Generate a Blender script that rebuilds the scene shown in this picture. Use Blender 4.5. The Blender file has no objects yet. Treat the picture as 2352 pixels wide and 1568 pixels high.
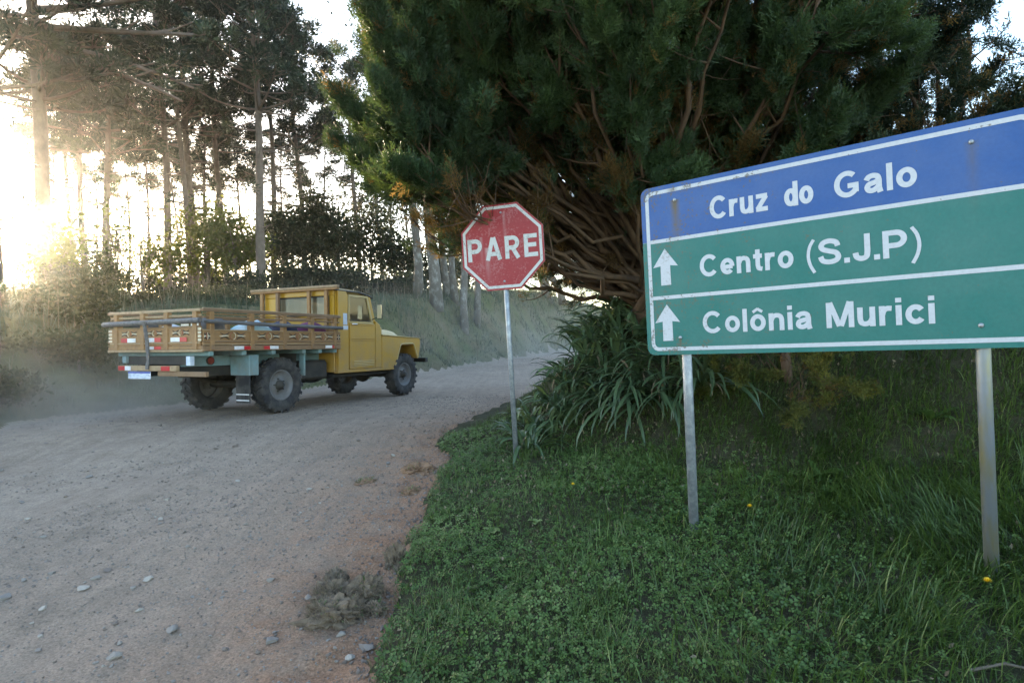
import bpy, bmesh, math, random
import numpy as np
from mathutils import Vector, Matrix

random.seed(7)
RNG = np.random.default_rng(11)
R = math.radians
SC = bpy.context.scene
COL = SC.collection

# ------------------------------------------------------------------ camera
EYE = Vector((0.0, 0.0, 1.45))
ROLL, PITCH = R(2.5), R(-0.3)
fw = Vector((0, math.cos(PITCH), math.sin(PITCH)))
r0 = Vector((1, 0, 0)); u0 = r0.cross(fw)
rt = r0 * math.cos(ROLL) - u0 * math.sin(ROLL)
up = r0 * math.sin(ROLL) + u0 * math.cos(ROLL)
cam = bpy.data.cameras.new('camera')
cam.sensor_width = 36.0
cam.lens = 36.0 * 1350.0 / 2352.0
cam.clip_start = 0.05
cam.clip_end = 2000
camo = bpy.data.objects.new('camera', cam)
COL.objects.link(camo)
camo.matrix_world = Matrix(((rt.x, up.x, -fw.x, EYE.x), (rt.y, up.y, -fw.y, EYE.y), (rt.z, up.z, -fw.z, EYE.z), (0, 0, 0, 1)))
SC.camera = camo

# ------------------------------------------------------------------ sky, sun, exposure
SUN_AZ, SUN_EL = R(-40.6), R(9.2)
wd = bpy.data.worlds.new('World')
SC.world = wd
wd.use_nodes = True
wn = wd.node_tree.nodes
sky = wn.new('ShaderNodeTexSky')
sky.sky_type = 'NISHITA'
sky.sun_disc = False
sky.sun_elevation = SUN_EL
sky.sun_rotation = SUN_AZ
sky.altitude = 900
sky.air_density = 1.0
sky.dust_density = 2.1
sky.ozone_density = 0.75
bgn = wn['Background']
wd.node_tree.links.new(sky.outputs[0], bgn.inputs[0])
bgn.inputs[1].default_value = 0.15
sl = bpy.data.lights.new('sun', 'SUN')
sl.energy = 4.0
sl.angle = R(0.5)
sl.color = (1.0, 0.80, 0.55)
so = bpy.data.objects.new('sun', sl)
COL.objects.link(so)
SUN = Vector((math.sin(SUN_AZ) * math.cos(SUN_EL), math.cos(SUN_AZ) * math.cos(SUN_EL), math.sin(SUN_EL)))
so.rotation_euler = SUN.to_track_quat('Z', 'Y').to_euler()
so.location = SUN * 50
vs = SC.view_settings
vs.view_transform = 'Standard'
vs.look = 'None'
vs.exposure = 2.9
vs.gamma = 1.0
vs.use_curve_mapping = False
SC.render.engine = 'CYCLES'
SC.cycles.max_bounces = 6
SC.cycles.diffuse_bounces = 3
SC.cycles.glossy_bounces = 2
SC.cycles.transmission_bounces = 4
SC.cycles.transparent_max_bounces = 8
SC.cycles.volume_bounces = 0
SC.cycles.use_denoising = True
SC.cycles.sample_clamp_indirect = 6.0

# ------------------------------------------------------------------ helpers
def link(o, parent=None):
    COL.objects.link(o)
    if parent is not None:
        o.parent = parent
    return o

def tag(o, label=None, cat=None, group=None, kind=None):
    if label: o['label'] = label
    if cat: o['category'] = cat
    if group: o['group'] = group
    if kind: o['kind'] = kind
    return o

def empty(name, loc=(0, 0, 0), rot=(0, 0, 0)):
    o = bpy.data.objects.new(name, None)
    o.empty_display_size = 0.2
    o.location = loc
    o.rotation_euler = rot
    return link(o)

def obj(name, me, mat=None, parent=None, loc=None, rot=None, scale=None):
    if mat is not None and not me.materials:
        me.materials.append(mat)
    o = bpy.data.objects.new(name, me)
    if loc is not None: o.location = loc
    if rot is not None: o.rotation_euler = rot
    if scale is not None: o.scale = scale
    return link(o, parent)

def np_mesh(name, V, Q=None, T=None, mat=None, smooth=False, attrs=None, midx=None):
    """mesh out of numpy arrays: V (n,3), Q (q,4) quads, T (t,3) triangles, attrs: name -> per-vertex floats"""
    me = bpy.data.meshes.new(name)
    V = np.asarray(V, np.float32)
    Q = np.zeros((0, 4), np.int32) if Q is None else np.asarray(Q, np.int32).reshape(-1, 4)
    T = np.zeros((0, 3), np.int32) if T is None else np.asarray(T, np.int32).reshape(-1, 3)
    me.vertices.add(len(V))
    me.vertices.foreach_set('co', V.ravel())
    nl = Q.size + T.size
    me.loops.add(nl)
    me.loops.foreach_set('vertex_index', np.concatenate([Q.ravel(), T.ravel()]))
    me.polygons.add(len(Q) + len(T))
    st = np.concatenate([np.arange(len(Q)) * 4, Q.size + np.arange(len(T)) * 3]).astype(np.int32)
    me.polygons.foreach_set('loop_start', st)
    me.polygons.foreach_set('use_smooth', np.full(len(st), bool(smooth)))
    if midx is not None:
        me.polygons.foreach_set('material_index', np.asarray(midx, np.int32))
    me.update(calc_edges=True)
    if attrs:
        for k, a in attrs.items():
            at = me.attributes.new(k, 'FLOAT', 'POINT')
            at.data.foreach_set('value', np.asarray(a, np.float32))
    if mat is not None:
        for m in (mat if isinstance(mat, (list, tuple)) else [mat]):
            me.materials.append(m)
    return me

class Acc:
    """collects numpy geometry"""
    def __init__(s):
        s.V, s.Q, s.T, s.A, s.n = [], [], [], [], 0
    def add(s, V, Q=None, T=None, a=None):
        V = np.asarray(V, float).reshape(-1, 3)
        s.V.append(V)
        if Q is not None and len(Q): s.Q.append(np.asarray(Q).reshape(-1, 4) + s.n)
        if T is not None and len(T): s.T.append(np.asarray(T).reshape(-1, 3) + s.n)
        s.A.append(np.full(len(V), 0.5) if a is None else np.broadcast_to(np.asarray(a, float), (len(V),)))
        s.n += len(V)
    def mesh(s, name, mat, smooth=False):
        return np_mesh(name, np.concatenate(s.V), np.concatenate(s.Q) if s.Q else None, np.concatenate(s.T) if s.T else None, mat, smooth, {'rnd': np.concatenate(s.A)})

def stamp(tv, tq, tt, M, P, rnd):
    """copies of a template at positions P (n,3) with matrices M (n,3,3)"""
    tv = np.asarray(tv, float)
    n, k = len(P), len(tv)
    V = (np.einsum('nij,kj->nki', M, tv) + P[:, None, :]).reshape(-1, 3)
    off = (np.arange(n) * k)[:, None, None]
    Q = (np.asarray(tq, int)[None] + off).reshape(-1, 4) if tq is not None and len(tq) else None
    T = (np.asarray(tt, int)[None] + off).reshape(-1, 3) if tt is not None and len(tt) else None
    return V, Q, T, np.repeat(rnd, k)

def tube(pts, rad, sides=6, cap=True):
    pts = np.asarray(pts, float); n = len(pts)
    rad = np.broadcast_to(np.asarray(rad, float), (n,))
    t = np.gradient(pts, axis=0); t /= np.linalg.norm(t, axis=1)[:, None] + 1e-9
    ref = np.where(np.abs(t[:, 2:3]) > 0.92, np.array([[1.0, 0, 0]]), np.array([[0, 0, 1.0]]))
    a = np.cross(t, ref); a /= np.linalg.norm(a, axis=1)[:, None] + 1e-9
    b = np.cross(t, a)
    an = np.arange(sides) / sides * 2 * np.pi
    V = pts[:, None] + rad[:, None, None] * (np.cos(an)[None, :, None] * a[:, None] + np.sin(an)[None, :, None] * b[:, None])
    V = V.reshape(-1, 3)
    i = np.arange(n - 1)[:, None] * sides; j = np.arange(sides)[None]; j2 = (j + 1) % sides
    Q = np.stack([i + j, i + j2, i + sides + j2, i + sides + j], -1).reshape(-1, 4)
    T = None
    if cap:
        V = np.concatenate([V, pts[:1], pts[-1:]])
        c0, c1 = n * sides, n * sides + 1
        jj = np.arange(sides); k = (jj + 1) % sides; e = (n - 1) * sides
        T = np.concatenate([np.stack([np.full(sides, c0), k, jj], -1), np.stack([np.full(sides, c1), e + jj, e + k], -1)])
    return V, Q, T

def bez(p0, p1, p2, n):
    t = np.linspace(0, 1, n)[:, None]
    return (1 - t) ** 2 * np.asarray(p0) + 2 * t * (1 - t) * np.asarray(p1) + t * t * np.asarray(p2)

def bm_mesh(bm, name='piece', smooth=False):
    me = bpy.data.meshes.new(name)
    bm.normal_update()
    bm.to_mesh(me); bm.free()
    if smooth:
        for p in me.polygons: p.use_smooth = True
    return me

def box(x0, x1, y0, y1, z0, z1, bev=0.004, name='piece'):
    bm = bmesh.new()
    bmesh.ops.create_cube(bm, size=1.0)
    for v in bm.verts:
        v.co = Vector(((x0 + x1) / 2 + v.co.x * (x1 - x0), (y0 + y1) / 2 + v.co.y * (y1 - y0), (z0 + z1) / 2 + v.co.z * (z1 - z0)))
    if bev:
        bmesh.ops.bevel(bm, geom=bm.edges[:], offset=min(bev, 0.45 * min(abs(x1 - x0), abs(y1 - y0), abs(z1 - z0))), segments=1, affect='EDGES')
    return bm_mesh(bm, name)

def prism(poly, a0, a1, axis='y', bev=0.004, name='piece', segs=1):
    """outline extruded along an axis: axis y -> poly is (x,z); axis x -> (y,z); axis z -> (x,y)"""
    bm = bmesh.new()
    def P(u, v, a):
        return {'y': (u, a, v), 'x': (a, u, v), 'z': (u, v, a)}[axis]
    A = [bm.verts.new(P(u, v, a0)) for u, v in poly]
    B = [bm.verts.new(P(u, v, a1)) for u, v in poly]
    n = len(poly)
    bm.faces.new(A); bm.faces.new(B[::-1])
    for i in range(n):
        bm.faces.new((A[i], B[i], B[(i + 1) % n], A[(i + 1) % n]))
    bmesh.ops.recalc_face_normals(bm, faces=bm.faces[:])
    if bev:
        bmesh.ops.bevel(bm, geom=bm.edges[:], offset=bev, segments=segs, affect='EDGES')
    return bm_mesh(bm, name)

def cyl(p0, p1, r, sides=16, name='piece', smooth=True, r2=None):
    V, Q, T = tube([p0, p1], [r, r if r2 is None else r2], sides)
    me = np_mesh(name, V, Q, T)
    if smooth:
        for p in me.polygons:
            p.use_smooth = len(p.vertices) == 4
    return me

def lathe(prof, sides=32, name='piece', axis='y', closed=False):
    """profile [(r, a)] turned about an axis"""
    an = np.arange(sides) / sides * 2 * np.pi
    V = []
    for r, a in prof:
        c, s = r * np.cos(an), r * np.sin(an)
        V.append(np.stack([c, np.full(sides, a), s], -1) if axis == 'y' else np.stack([c, s, np.full(sides, a)], -1))
    V = np.concatenate(V); n = len(prof)
    i = np.arange(n - 1)[:, None] * sides; j = np.arange(sides)[None]; j2 = (j + 1) % sides
    Q = np.stack([i + j, i + j2, i + sides + j2, i + sides + j], -1).reshape(-1, 4)
    return np_mesh(name, V, Q, None, None, True)

# --- vectorised value noise
_TAB = RNG.random((256, 256))
def vnoise(x, y, s=1.0, seed=0):
    x = np.asarray(x, float) * s + seed * 37.3 + 1000; y = np.asarray(y, float) * s + seed * 91.7 + 1000
    xi = np.floor(x).astype(int); yi = np.floor(y).astype(int)
    fx = x - xi; fy = y - yi
    fx = fx * fx * (3 - 2 * fx); fy = fy * fy * (3 - 2 * fy)
    g = lambda a, b: _TAB[a & 255, b & 255]
    return (g(xi, yi) * (1 - fx) * (1 - fy) + g(xi + 1, yi) * fx * (1 - fy) + g(xi, yi + 1) * (1 - fx) * fy + g(xi + 1, yi + 1) * fx * fy) - 0.5
def fbm(x, y, s=1.0, seed=0, o=4):
    r = 0; a = 1.0
    for k in range(o):
        r = r + a * vnoise(x, y, s * 2 ** k, seed + k); a *= 0.5
    return r
def ss(a, b, x):
    t = np.clip((np.asarray(x, float) - a) / (b - a), 0, 1)
    return t * t * (3 - 2 * t)

# ------------------------------------------------------------------ materials
def mat_new(name):
    m = bpy.data.materials.new(name); m.use_nodes = True
    nt = m.node_tree
    b = nt.nodes.get('Principled BSDF')
    return m, nt, b

def N(nt, t, **kw):
    n = nt.nodes.new(t)
    for k, v in kw.items():
        if k.startswith('i_'):
            key = k[2:]
            n.inputs[int(key) if key.isdigit() else key].default_value = v
        else:
            setattr(n, k, v)
    return n

def noise_node(nt, scale, detail=4, rough=0.6, coord='Object', vec_scale=None, distortion=0.0):
    tc = N(nt, 'ShaderNodeTexCoord')
    no = N(nt, 'ShaderNodeTexNoise')
    no.inputs['Scale'].default_value = scale
    no.inputs['Detail'].default_value = detail
    no.inputs['Roughness'].default_value = rough
    no.inputs['Distortion'].default_value = distortion
    src = tc.outputs[coord]
    if vec_scale:
        mp = N(nt, 'ShaderNodeMapping'); mp.inputs['Scale'].default_value = vec_scale
        nt.links.new(src, mp.inputs[0]); src = mp.outputs[0]
    nt.links.new(src, no.inputs['Vector'])
    return no

def ramp(nt, src, stops):
    r = N(nt, 'ShaderNodeValToRGB')
    el = r.color_ramp.elements
    while len(el) < len(stops): el.new(0.5)
    for e, (p, c) in zip(el, stops):
        e.position = p; e.color = (*c, 1) if len(c) == 3 else c
    nt.links.new(src, r.inputs[0])
    return r

def mixc(nt, a, b, fac, mode='MIX'):
    m = N(nt, 'ShaderNodeMix', data_type='RGBA', blend_type=mode)
    for s, k in ((a, 6), (b, 7), (fac, 0)):
        if hasattr(s, 'links') or isinstance(s, bpy.types.NodeSocket): nt.links.new(s, m.inputs[k])
        else: m.inputs[k].default_value = (*s, 1) if isinstance(s, tuple) else s
    return m.outputs[2]

def bump(nt, b, h, strength=0.3, dist=0.01):
    bp = N(nt, 'ShaderNodeBump'); bp.inputs['Strength'].default_value = strength; bp.inputs['Distance'].default_value = dist
    nt.links.new(h, bp.inputs['Height']); nt.links.new(bp.outputs[0], b.inputs['Normal'])

def worn(name, c, c2=None, scale=6.0, rough=0.6, metal=0.0, lo=0.4, hi=0.7, bstr=0.0, vec=None, spec=0.5, detail=5, bscale=None):
    """plain surface with a second, patchy colour (dust, rust, grain)"""
    m, nt, b = mat_new(name)
    c2 = c2 or tuple(x * 0.7 for x in c)
    no = noise_node(nt, scale, detail, 0.65, vec_scale=vec)
    r = ramp(nt, no.outputs[0], [(lo, c), (hi, c2)])
    nt.links.new(r.outputs[0], b.inputs['Base Color'])
    b.inputs['Roughness'].default_value = rough
    b.inputs['Metallic'].default_value = metal
    b.inputs['Specular IOR Level'].default_value = spec
    if bstr:
        n2 = noise_node(nt, bscale or scale * 4, 4, 0.6, vec_scale=vec)
        bump(nt, b, n2.outputs[0], bstr, 0.004)
    return m

def leafmat(name, ca, cb, cc=None, rough=0.65, trans=0.35, tcol=None, spec=0.2, inst=False):
    """leaf colour by each leaf's own random number, some light shining through"""
    m, nt, b = mat_new(name)
    at = N(nt, 'ShaderNodeAttribute', attribute_name='rnd')
    if inst: at.attribute_type = 'INSTANCER'
    st = [(0.0, ca), (0.6, cb), (1.0, cc or cb)]
    r = ramp(nt, at.outputs['Fac'], st)
    nt.links.new(r.outputs[0], b.inputs['Base Color'])
    b.inputs['Roughness'].default_value = rough
    b.inputs['Specular IOR Level'].default_value = spec
    out = nt.nodes['Material Output']
    if trans:
        tr = N(nt, 'ShaderNodeBsdfTranslucent')
        if tcol:
            tc = mixc(nt, r.outputs[0], tcol, 0.6)
            nt.links.new(tc, tr.inputs[0])
        else:
            nt.links.new(r.outputs[0], tr.inputs[0])
        mx = N(nt, 'ShaderNodeMixShader'); mx.inputs[0].default_value = trans
        nt.links.new(b.outputs[0], mx.inputs[1]); nt.links.new(tr.outputs[0], mx.inputs[2])
        nt.links.new(mx.outputs[0], out.inputs[0])
    return m

M = {}
M['bark_cypress'] = worn('bark_cypress', (0.10, 0.056, 0.028), (0.045, 0.028, 0.018), 9, 0.8, bstr=0.5, vec=(1, 1, 0.25))
M['bark_araucaria'] = worn('bark_araucaria', (0.13, 0.10, 0.08), (0.07, 0.055, 0.045), 5, 0.9, bstr=0.6, vec=(1, 1, 0.5))
M['bark_pale'] = worn('bark_pale', (0.11, 0.095, 0.08), (0.27, 0.265, 0.245), 3.0, 0.9, lo=0.50, hi=0.70, bstr=0.5, vec=(1.6, 1.6, 1.0))
M['bark_grey'] = worn('bark_grey', (0.14, 0.115, 0.09), (0.08, 0.065, 0.05), 6, 0.9, bstr=0.5)
M['galv'] = worn('galvanised_steel', (0.24, 0.26, 0.29), (0.40, 0.42, 0.45), 26, 0.5, 0.55, 0.42, 0.68, bstr=0.05)
M['galv2'] = worn('sun_tinted_steel', (0.20, 0.22, 0.25), (0.22, 0.205, 0.12), 5, 0.5, 0.45, 0.45, 0.70, bstr=0.05, vec=(3, 3, 0.6))  # yellow of the low sun put into the patchy second colour

# ------------------------------------------------------------------ terrain
_ERY = np.array([-40, 0, 1.5, 2.34, 2.91, 3.67, 5.02, 6.65, 7.89, 11.35, 21.8, 28, 44.6, 95, 230.])
_ERX = np.array([-0.9, -0.47, -0.50, -0.56, -0.65, -0.70, -0.76, -0.72, -0.31, 0.41, 2.3, 4.2, 9.8, 28, 76.])
_FLY = np.array([-40, 0, 7.2, 9.4, 13.75, 17.8, 26.2, 44.6, 95, 230.])
_FLX = np.array([-9, -7.6, -6.42, -6.05, -4.8, -2.9, -0.5, 4.7, 20, 66.])
def edge_r(y): return np.interp(y, _ERY, _ERX)
def edge_l(y): return np.interp(y, _FLY, _FLX)
def d_right(x, y):
    d = (x - edge_r(y)) * np.cos(np.arctan(np.gradient(_ERX, _ERY)[np.clip(np.searchsorted(_ERY, y), 0, len(_ERY) - 1)]))
    return d + 0.17 * fbm(x, y, 2.2, 3) * np.clip(np.abs(y) / 3, 0.5, 1.6) + 0.06 * fbm(x, y, 9, 8, 3)
def d_left(x, y):
    d = (edge_l(y) - x) * np.cos(np.arctan(np.gradient(_FLX, _FLY)[np.clip(np.searchsorted(_FLY, y), 0, len(_FLY) - 1)]))
    return d + 0.5 * fbm(x, y, 0.7, 5)
TX, TY, TZ, TH = -4.089, 8.805, 0.537, 0.424        # the truck: rear axle on the ground, heading
def road_h(x, y):
    f = np.interp(y, [-40, 0, 2.3, 3.7, 5, 6.6, 8, 11], [-1.2, -0.05, 0.10, 0.19, 0.28, 0.38, 0.45, 0.47])
    s = (x - TX) * math.sin(TH) + (y - TY) * math.cos(TH)
    l = -(x - TX) * math.cos(TH) + (y - TY) * math.sin(TH)
    pl = TZ - 0.022 * np.clip(s, -4, 3.5) + 0.0255 * np.clip(l, -1.6, 2.5)
    t = ss(6.0, 8.5, y + 0.15 * (-x))
    return f * (1 - t) + pl * t
def bank_r(x, y):
    dr = d_right(x, y)
    d1 = dr - 0.35
    d2 = (x + 0.2) * 0.62 + (y - 5.9) * 0.785
    k = np.minimum(d1, d2)
    return 1.25 * ss(-0.15, 2.05, k) + 0.04 * np.clip(k - 2, 0, 12)
def ground_h(x, y, micro=True):
    x = np.asarray(x, float); y = np.asarray(y, float)
    dr, dl = d_right(x, y), d_left(x, y)
    h = road_h(x, y)
    near = ss(14, 7, y)
    v = np.where(dr > 0, 0.045 * ss(0, 0.06, dr) * near + 0.055 * ss(0, 0.9, dr) + 0.065 * np.clip(dr - 1.5, 0, 3), 0)
    h = h + v + np.where(dr > 0, bank_r(x, y), 0)
    A = np.interp(y, [-10, 0, 8, 14, 22, 32, 45, 80], [0.7, 0.9, 1.35, 1.95, 2.5, 3.5, 4.3, 4.6])
    h = h + np.where(dl > 0, A * ss(-0.2, 2.6, dl) + 0.012 * np.clip(dl - 2.6, 0, 40) + 0.25 * fbm(x, y, 0.35, 21) * ss(0, 3, dl), 0)
    if micro:
        road = (dr <= 0) & (dl <= 0)
        nr = np.exp(-np.clip(-dr, 0, 9) / 0.5) * near
        ca, sa = math.cos(R(24)), math.sin(R(24)); al, ac_ = x * sa + y * ca, x * ca - y * sa
        h = h + np.where(road, 0.035 * fbm(ac_, al * 0.08, 1.5, 35, 3), 0)
        h = h + np.where(dl > 0, 0.16 * fbm(x, y, 1.3, 25, 3) * ss(0, 0.5, dl), 0)
        h = h + np.where(road, 0.012 * fbm(x, y, 1.5, 31) + (0.008 + 0.045 * nr) * fbm(x, y, 6, 41, 3) + 0.010 * fbm(x, y, 16, 45, 2) * (0.4 + nr), 0)
        h = h + np.where(dr > 0, 0.05 * fbm(x, y, 2.5, 51, 3), 0)
    return h
def gz(x, y): return float(ground_h(np.array([x]), np.array([y]))[0])

def axis_coords(lo, hi, f0, f1, st, g=1.06, mx=4.0):
    a = list(np.arange(f0, f1, st)); s = st
    p = a[-1]
    while p < hi: s = min(s * g, mx); p += s; a.append(p)
    s = st; p = a[0]; b = []
    while p > lo: s = min(s * g, mx); p -= s; b.append(p)
    return np.array(b[::-1] + a)
gx = axis_coords(-150, 150, -7.4, 3.6, 0.042)
gy = axis_coords(-25, 210, 1.6, 12.0, 0.042)
GX, GY = np.meshgrid(gx, gy)
GZ = ground_h(GX, GY)
nX, nY = len(gx), len(gy)
GV = np.stack([GX, GY, GZ], -1).reshape(-1, 3)
ii = (np.arange(nY - 1)[:, None] * nX + np.arange(nX - 1)[None]).reshape(-1)
GQ = np.stack([ii, ii + 1, ii + nX + 1, ii + nX], -1)
cxy = GV[GQ].mean(1)
c_r, c_l = d_right(cxy[:, 0], cxy[:, 1]), d_left(cxy[:, 0], cxy[:, 1])
dRv = d_right(GV[:, 0], GV[:, 1])
soil = 1.15 * np.exp(-np.clip(-dRv, 0, 20) / 0.75) * ss(9, 4.5, GV[:, 1]) + 0.35 * np.exp(-np.clip(-dRv, 0, 20) / 1.0) * ss(14, 8, GV[:, 1])

def soilmat(name, kind):
    m, nt, b = mat_new(name)
    tc = N(nt, 'ShaderNodeTexCoord')
    big = noise_node(nt, 0.7, 5, 0.6)
    mid = noise_node(nt, 5, 6, 0.7)
    fine = noise_node(nt, 90, 4, 0.7)
    if kind == 'road':
        c = ramp(nt, big.outputs[0], [(0.35, (0.255, 0.20, 0.157)), (0.65, (0.345, 0.277, 0.22))])
        c2 = ramp(nt, mid.outputs[0], [(0.35, (0.18, 0.14, 0.108)), (0.68, (0.35, 0.283, 0.225))])
        col = mixc(nt, c.outputs[0], c2.outputs[0], 0.5)
        at = N(nt, 'ShaderNodeAttribute', attribute_name='soil')
        ad = N(nt, 'ShaderNodeMath', operation='MULTIPLY_ADD'); 
        nt.links.new(mid.outputs[0], ad.inputs[0]); ad.inputs[1].default_value = 2.6; ad.inputs[2].default_value = -1.05
        mu = N(nt, 'ShaderNodeMath', operation='MULTIPLY', use_clamp=True)
        nt.links.new(at.outputs['Fac'], mu.inputs[0]); 
        a2 = N(nt, 'ShaderNodeMath', operation='ADD'); nt.links.new(ad.outputs[0], a2.inputs[0]); a2.inputs[1].default_value = 0.55
        nt.links.new(a2.outputs[0], mu.inputs[1])
        red = ramp(nt, fine.outputs[0], [(0.3, (0.19, 0.105, 0.065)), (0.7, (0.33, 0.195, 0.125))])
        col = mixc(nt, col, red.outputs[0], mu.outputs[0])
        sp = ramp(nt, fine.outputs[0], [(0.30, (0.55, 0.55, 0.55)), (0.52, (1, 1, 1)), (0.75, (1.25, 1.25, 1.28))])
        col = mixc(nt, col, sp.outputs[0], 0.75, 'MULTIPLY')
        # pebbles pressed into the surface
        vo = N(nt, 'ShaderNodeTexVoronoi'); vo.inputs['Scale'].default_value = 46; nt.links.new(tc.outputs['Object'], vo.inputs['Vector'])
        vc = ramp(nt, vo.outputs['Color'], [(0.0, (0.75, 0.74, 0.74)), (1.0, (1.3, 1.28, 1.26))])
        col = mixc(nt, col, vc.outputs[0], 0.35, 'MULTIPLY')
        # grading lines along the road
        mp = N(nt, 'ShaderNodeMapping'); mp.inputs['Rotation'].default_value = (0, 0, R(22)); mp.inputs['Scale'].default_value = (7, 0.25, 1)
        nt.links.new(tc.outputs['Object'], mp.inputs[0])
        tr = N(nt, 'ShaderNodeTexNoise'); tr.inputs['Scale'].default_value = 1.6; tr.inputs['Detail'].default_value = 4
        nt.links.new(mp.outputs[0], tr.inputs['Vector'])
        tcr = ramp(nt, tr.outputs[0], [(0.35, (0.82, 0.82, 0.82)), (0.62, (1.08, 1.07, 1.06))])
        col = mixc(nt, col, tcr.outputs[0], 0.45, 'MULTIPLY')
        h1 = N(nt, 'ShaderNodeMath', operation='MULTIPLY_ADD'); nt.links.new(vo.outputs['Distance'], h1.inputs[0]); h1.inputs[1].default_value = -0.7
        nt.links.new(fine.outputs[0], h1.inputs[2])
        h2 = N(nt, 'ShaderNodeMath', operation='ADD'); nt.links.new(h1.outputs[0], h2.inputs[0]); nt.links.new(mid.outputs[0], h2.inputs[1])
        bump(nt, b, h2.outputs[0], 0.55, 0.012)
    elif kind == 'verge':
        c = ramp(nt, mid.outputs[0], [(0.3, (0.040, 0.042, 0.020)), (0.7, (0.070, 0.062, 0.038))])
        g = ramp(nt, fine.outputs[0], [(0.35, (0.6, 0.6, 0.6)), (0.7, (1.2, 1.2, 1.2))])
        col = mixc(nt, c.outputs[0], g.outputs[0], 0.8, 'MULTIPLY')
        bump(nt, b, fine.outputs[0], 0.6, 0.02)
    else:
        c = ramp(nt, big.outputs[0], [(0.35, (0.075, 0.085, 0.03)), (0.55, (0.10, 0.09, 0.045)), (0.7, (0.13, 0.10, 0.06))])
        g = ramp(nt, mid.outputs[0], [(0.3, (0.6, 0.6, 0.6)), (0.7, (1.3, 1.3, 1.3))])
        col = mixc(nt, c.outputs[0], g.outputs[0], 0.8, 'MULTIPLY')
        bump(nt, b, mid.outputs[0], 0.6, 0.1)
    nt.links.new(col, b.inputs['Base Color'])
    b.inputs['Roughness'].default_value = 0.95
    b.inputs['Specular IOR Level'].default_value = 0.15
    return m

def ground_piece(name, mask, mat):
    q = GQ[mask]
    used, inv = np.unique(q, return_inverse=True)
    me = np_mesh(name, GV[used], inv.reshape(-1, 4), None, mat, True, {'soil': soil[used]})
    o = obj(name, me)
    tag(o, kind='structure')
    return o
isr = c_r > 0
isl = (c_l > 0) & ~isr
ground_piece('dirt_road', ~isr & ~isl, soilmat('dirt_road', 'road'))
ground_piece('grass_verge', isr, soilmat('verge_soil', 'verge'))
ground_piece('grass_bank', isl, soilmat('bank_soil', 'bank'))

# the dusty, misty air of the place
HZ = (-152, 154, -27, 214, -4.5, 25.5)
hz = box(HZ[0], HZ[1], HZ[2], HZ[3], HZ[4], HZ[5], 0, 'haze')
hm = bpy.data.materials.new('haze'); hm.use_nodes = True
hn = hm.node_tree
hn.nodes.remove(hn.nodes['Principled BSDF'])
pv = hn.nodes.new('ShaderNodeVolumePrincipled')
pv.inputs['Color'].default_value = (0.98, 0.95, 0.90, 1)
pv.inputs['Density'].default_value = 0.0004
pv.inputs['Anisotropy'].default_value = 0.92
hn.links.new(pv.outputs[0], hn.nodes['Material Output'].inputs['Volume'])
tag(obj('haze', hz, hm), kind='stuff')

# ------------------------------------------------------------------ road signs
def _arc(cx, cy, rx, ry, a0, a1, n=18):
    return [(cx + rx * math.cos(R(a0 + (a1 - a0) * k / n)), cy + ry * math.sin(R(a0 + (a1 - a0) * k / n))) for k in range(n + 1)]
def _sm(p, n=5):
    """smooth line through points"""
    q = [p[0]] + list(p) + [p[-1]]; out = []
    for i in range(1, len(q) - 2):
        for k in range(n):
            t = k / n; o = []
            for c in (0, 1):
                a, b, d, e = q[i - 1][c], q[i][c], q[i + 1][c], q[i + 2][c]
                o.append(0.5 * (2 * b + (d - a) * t + (2 * a - 5 * b + 4 * d - e) * t * t + (3 * b - a - 3 * d + e) * t ** 3))
            out.append(tuple(o))
    return out + [p[-1]]
_o = _arc(0.31, 0.37, 0.21, 0.27, 0, 360, 28)
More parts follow.
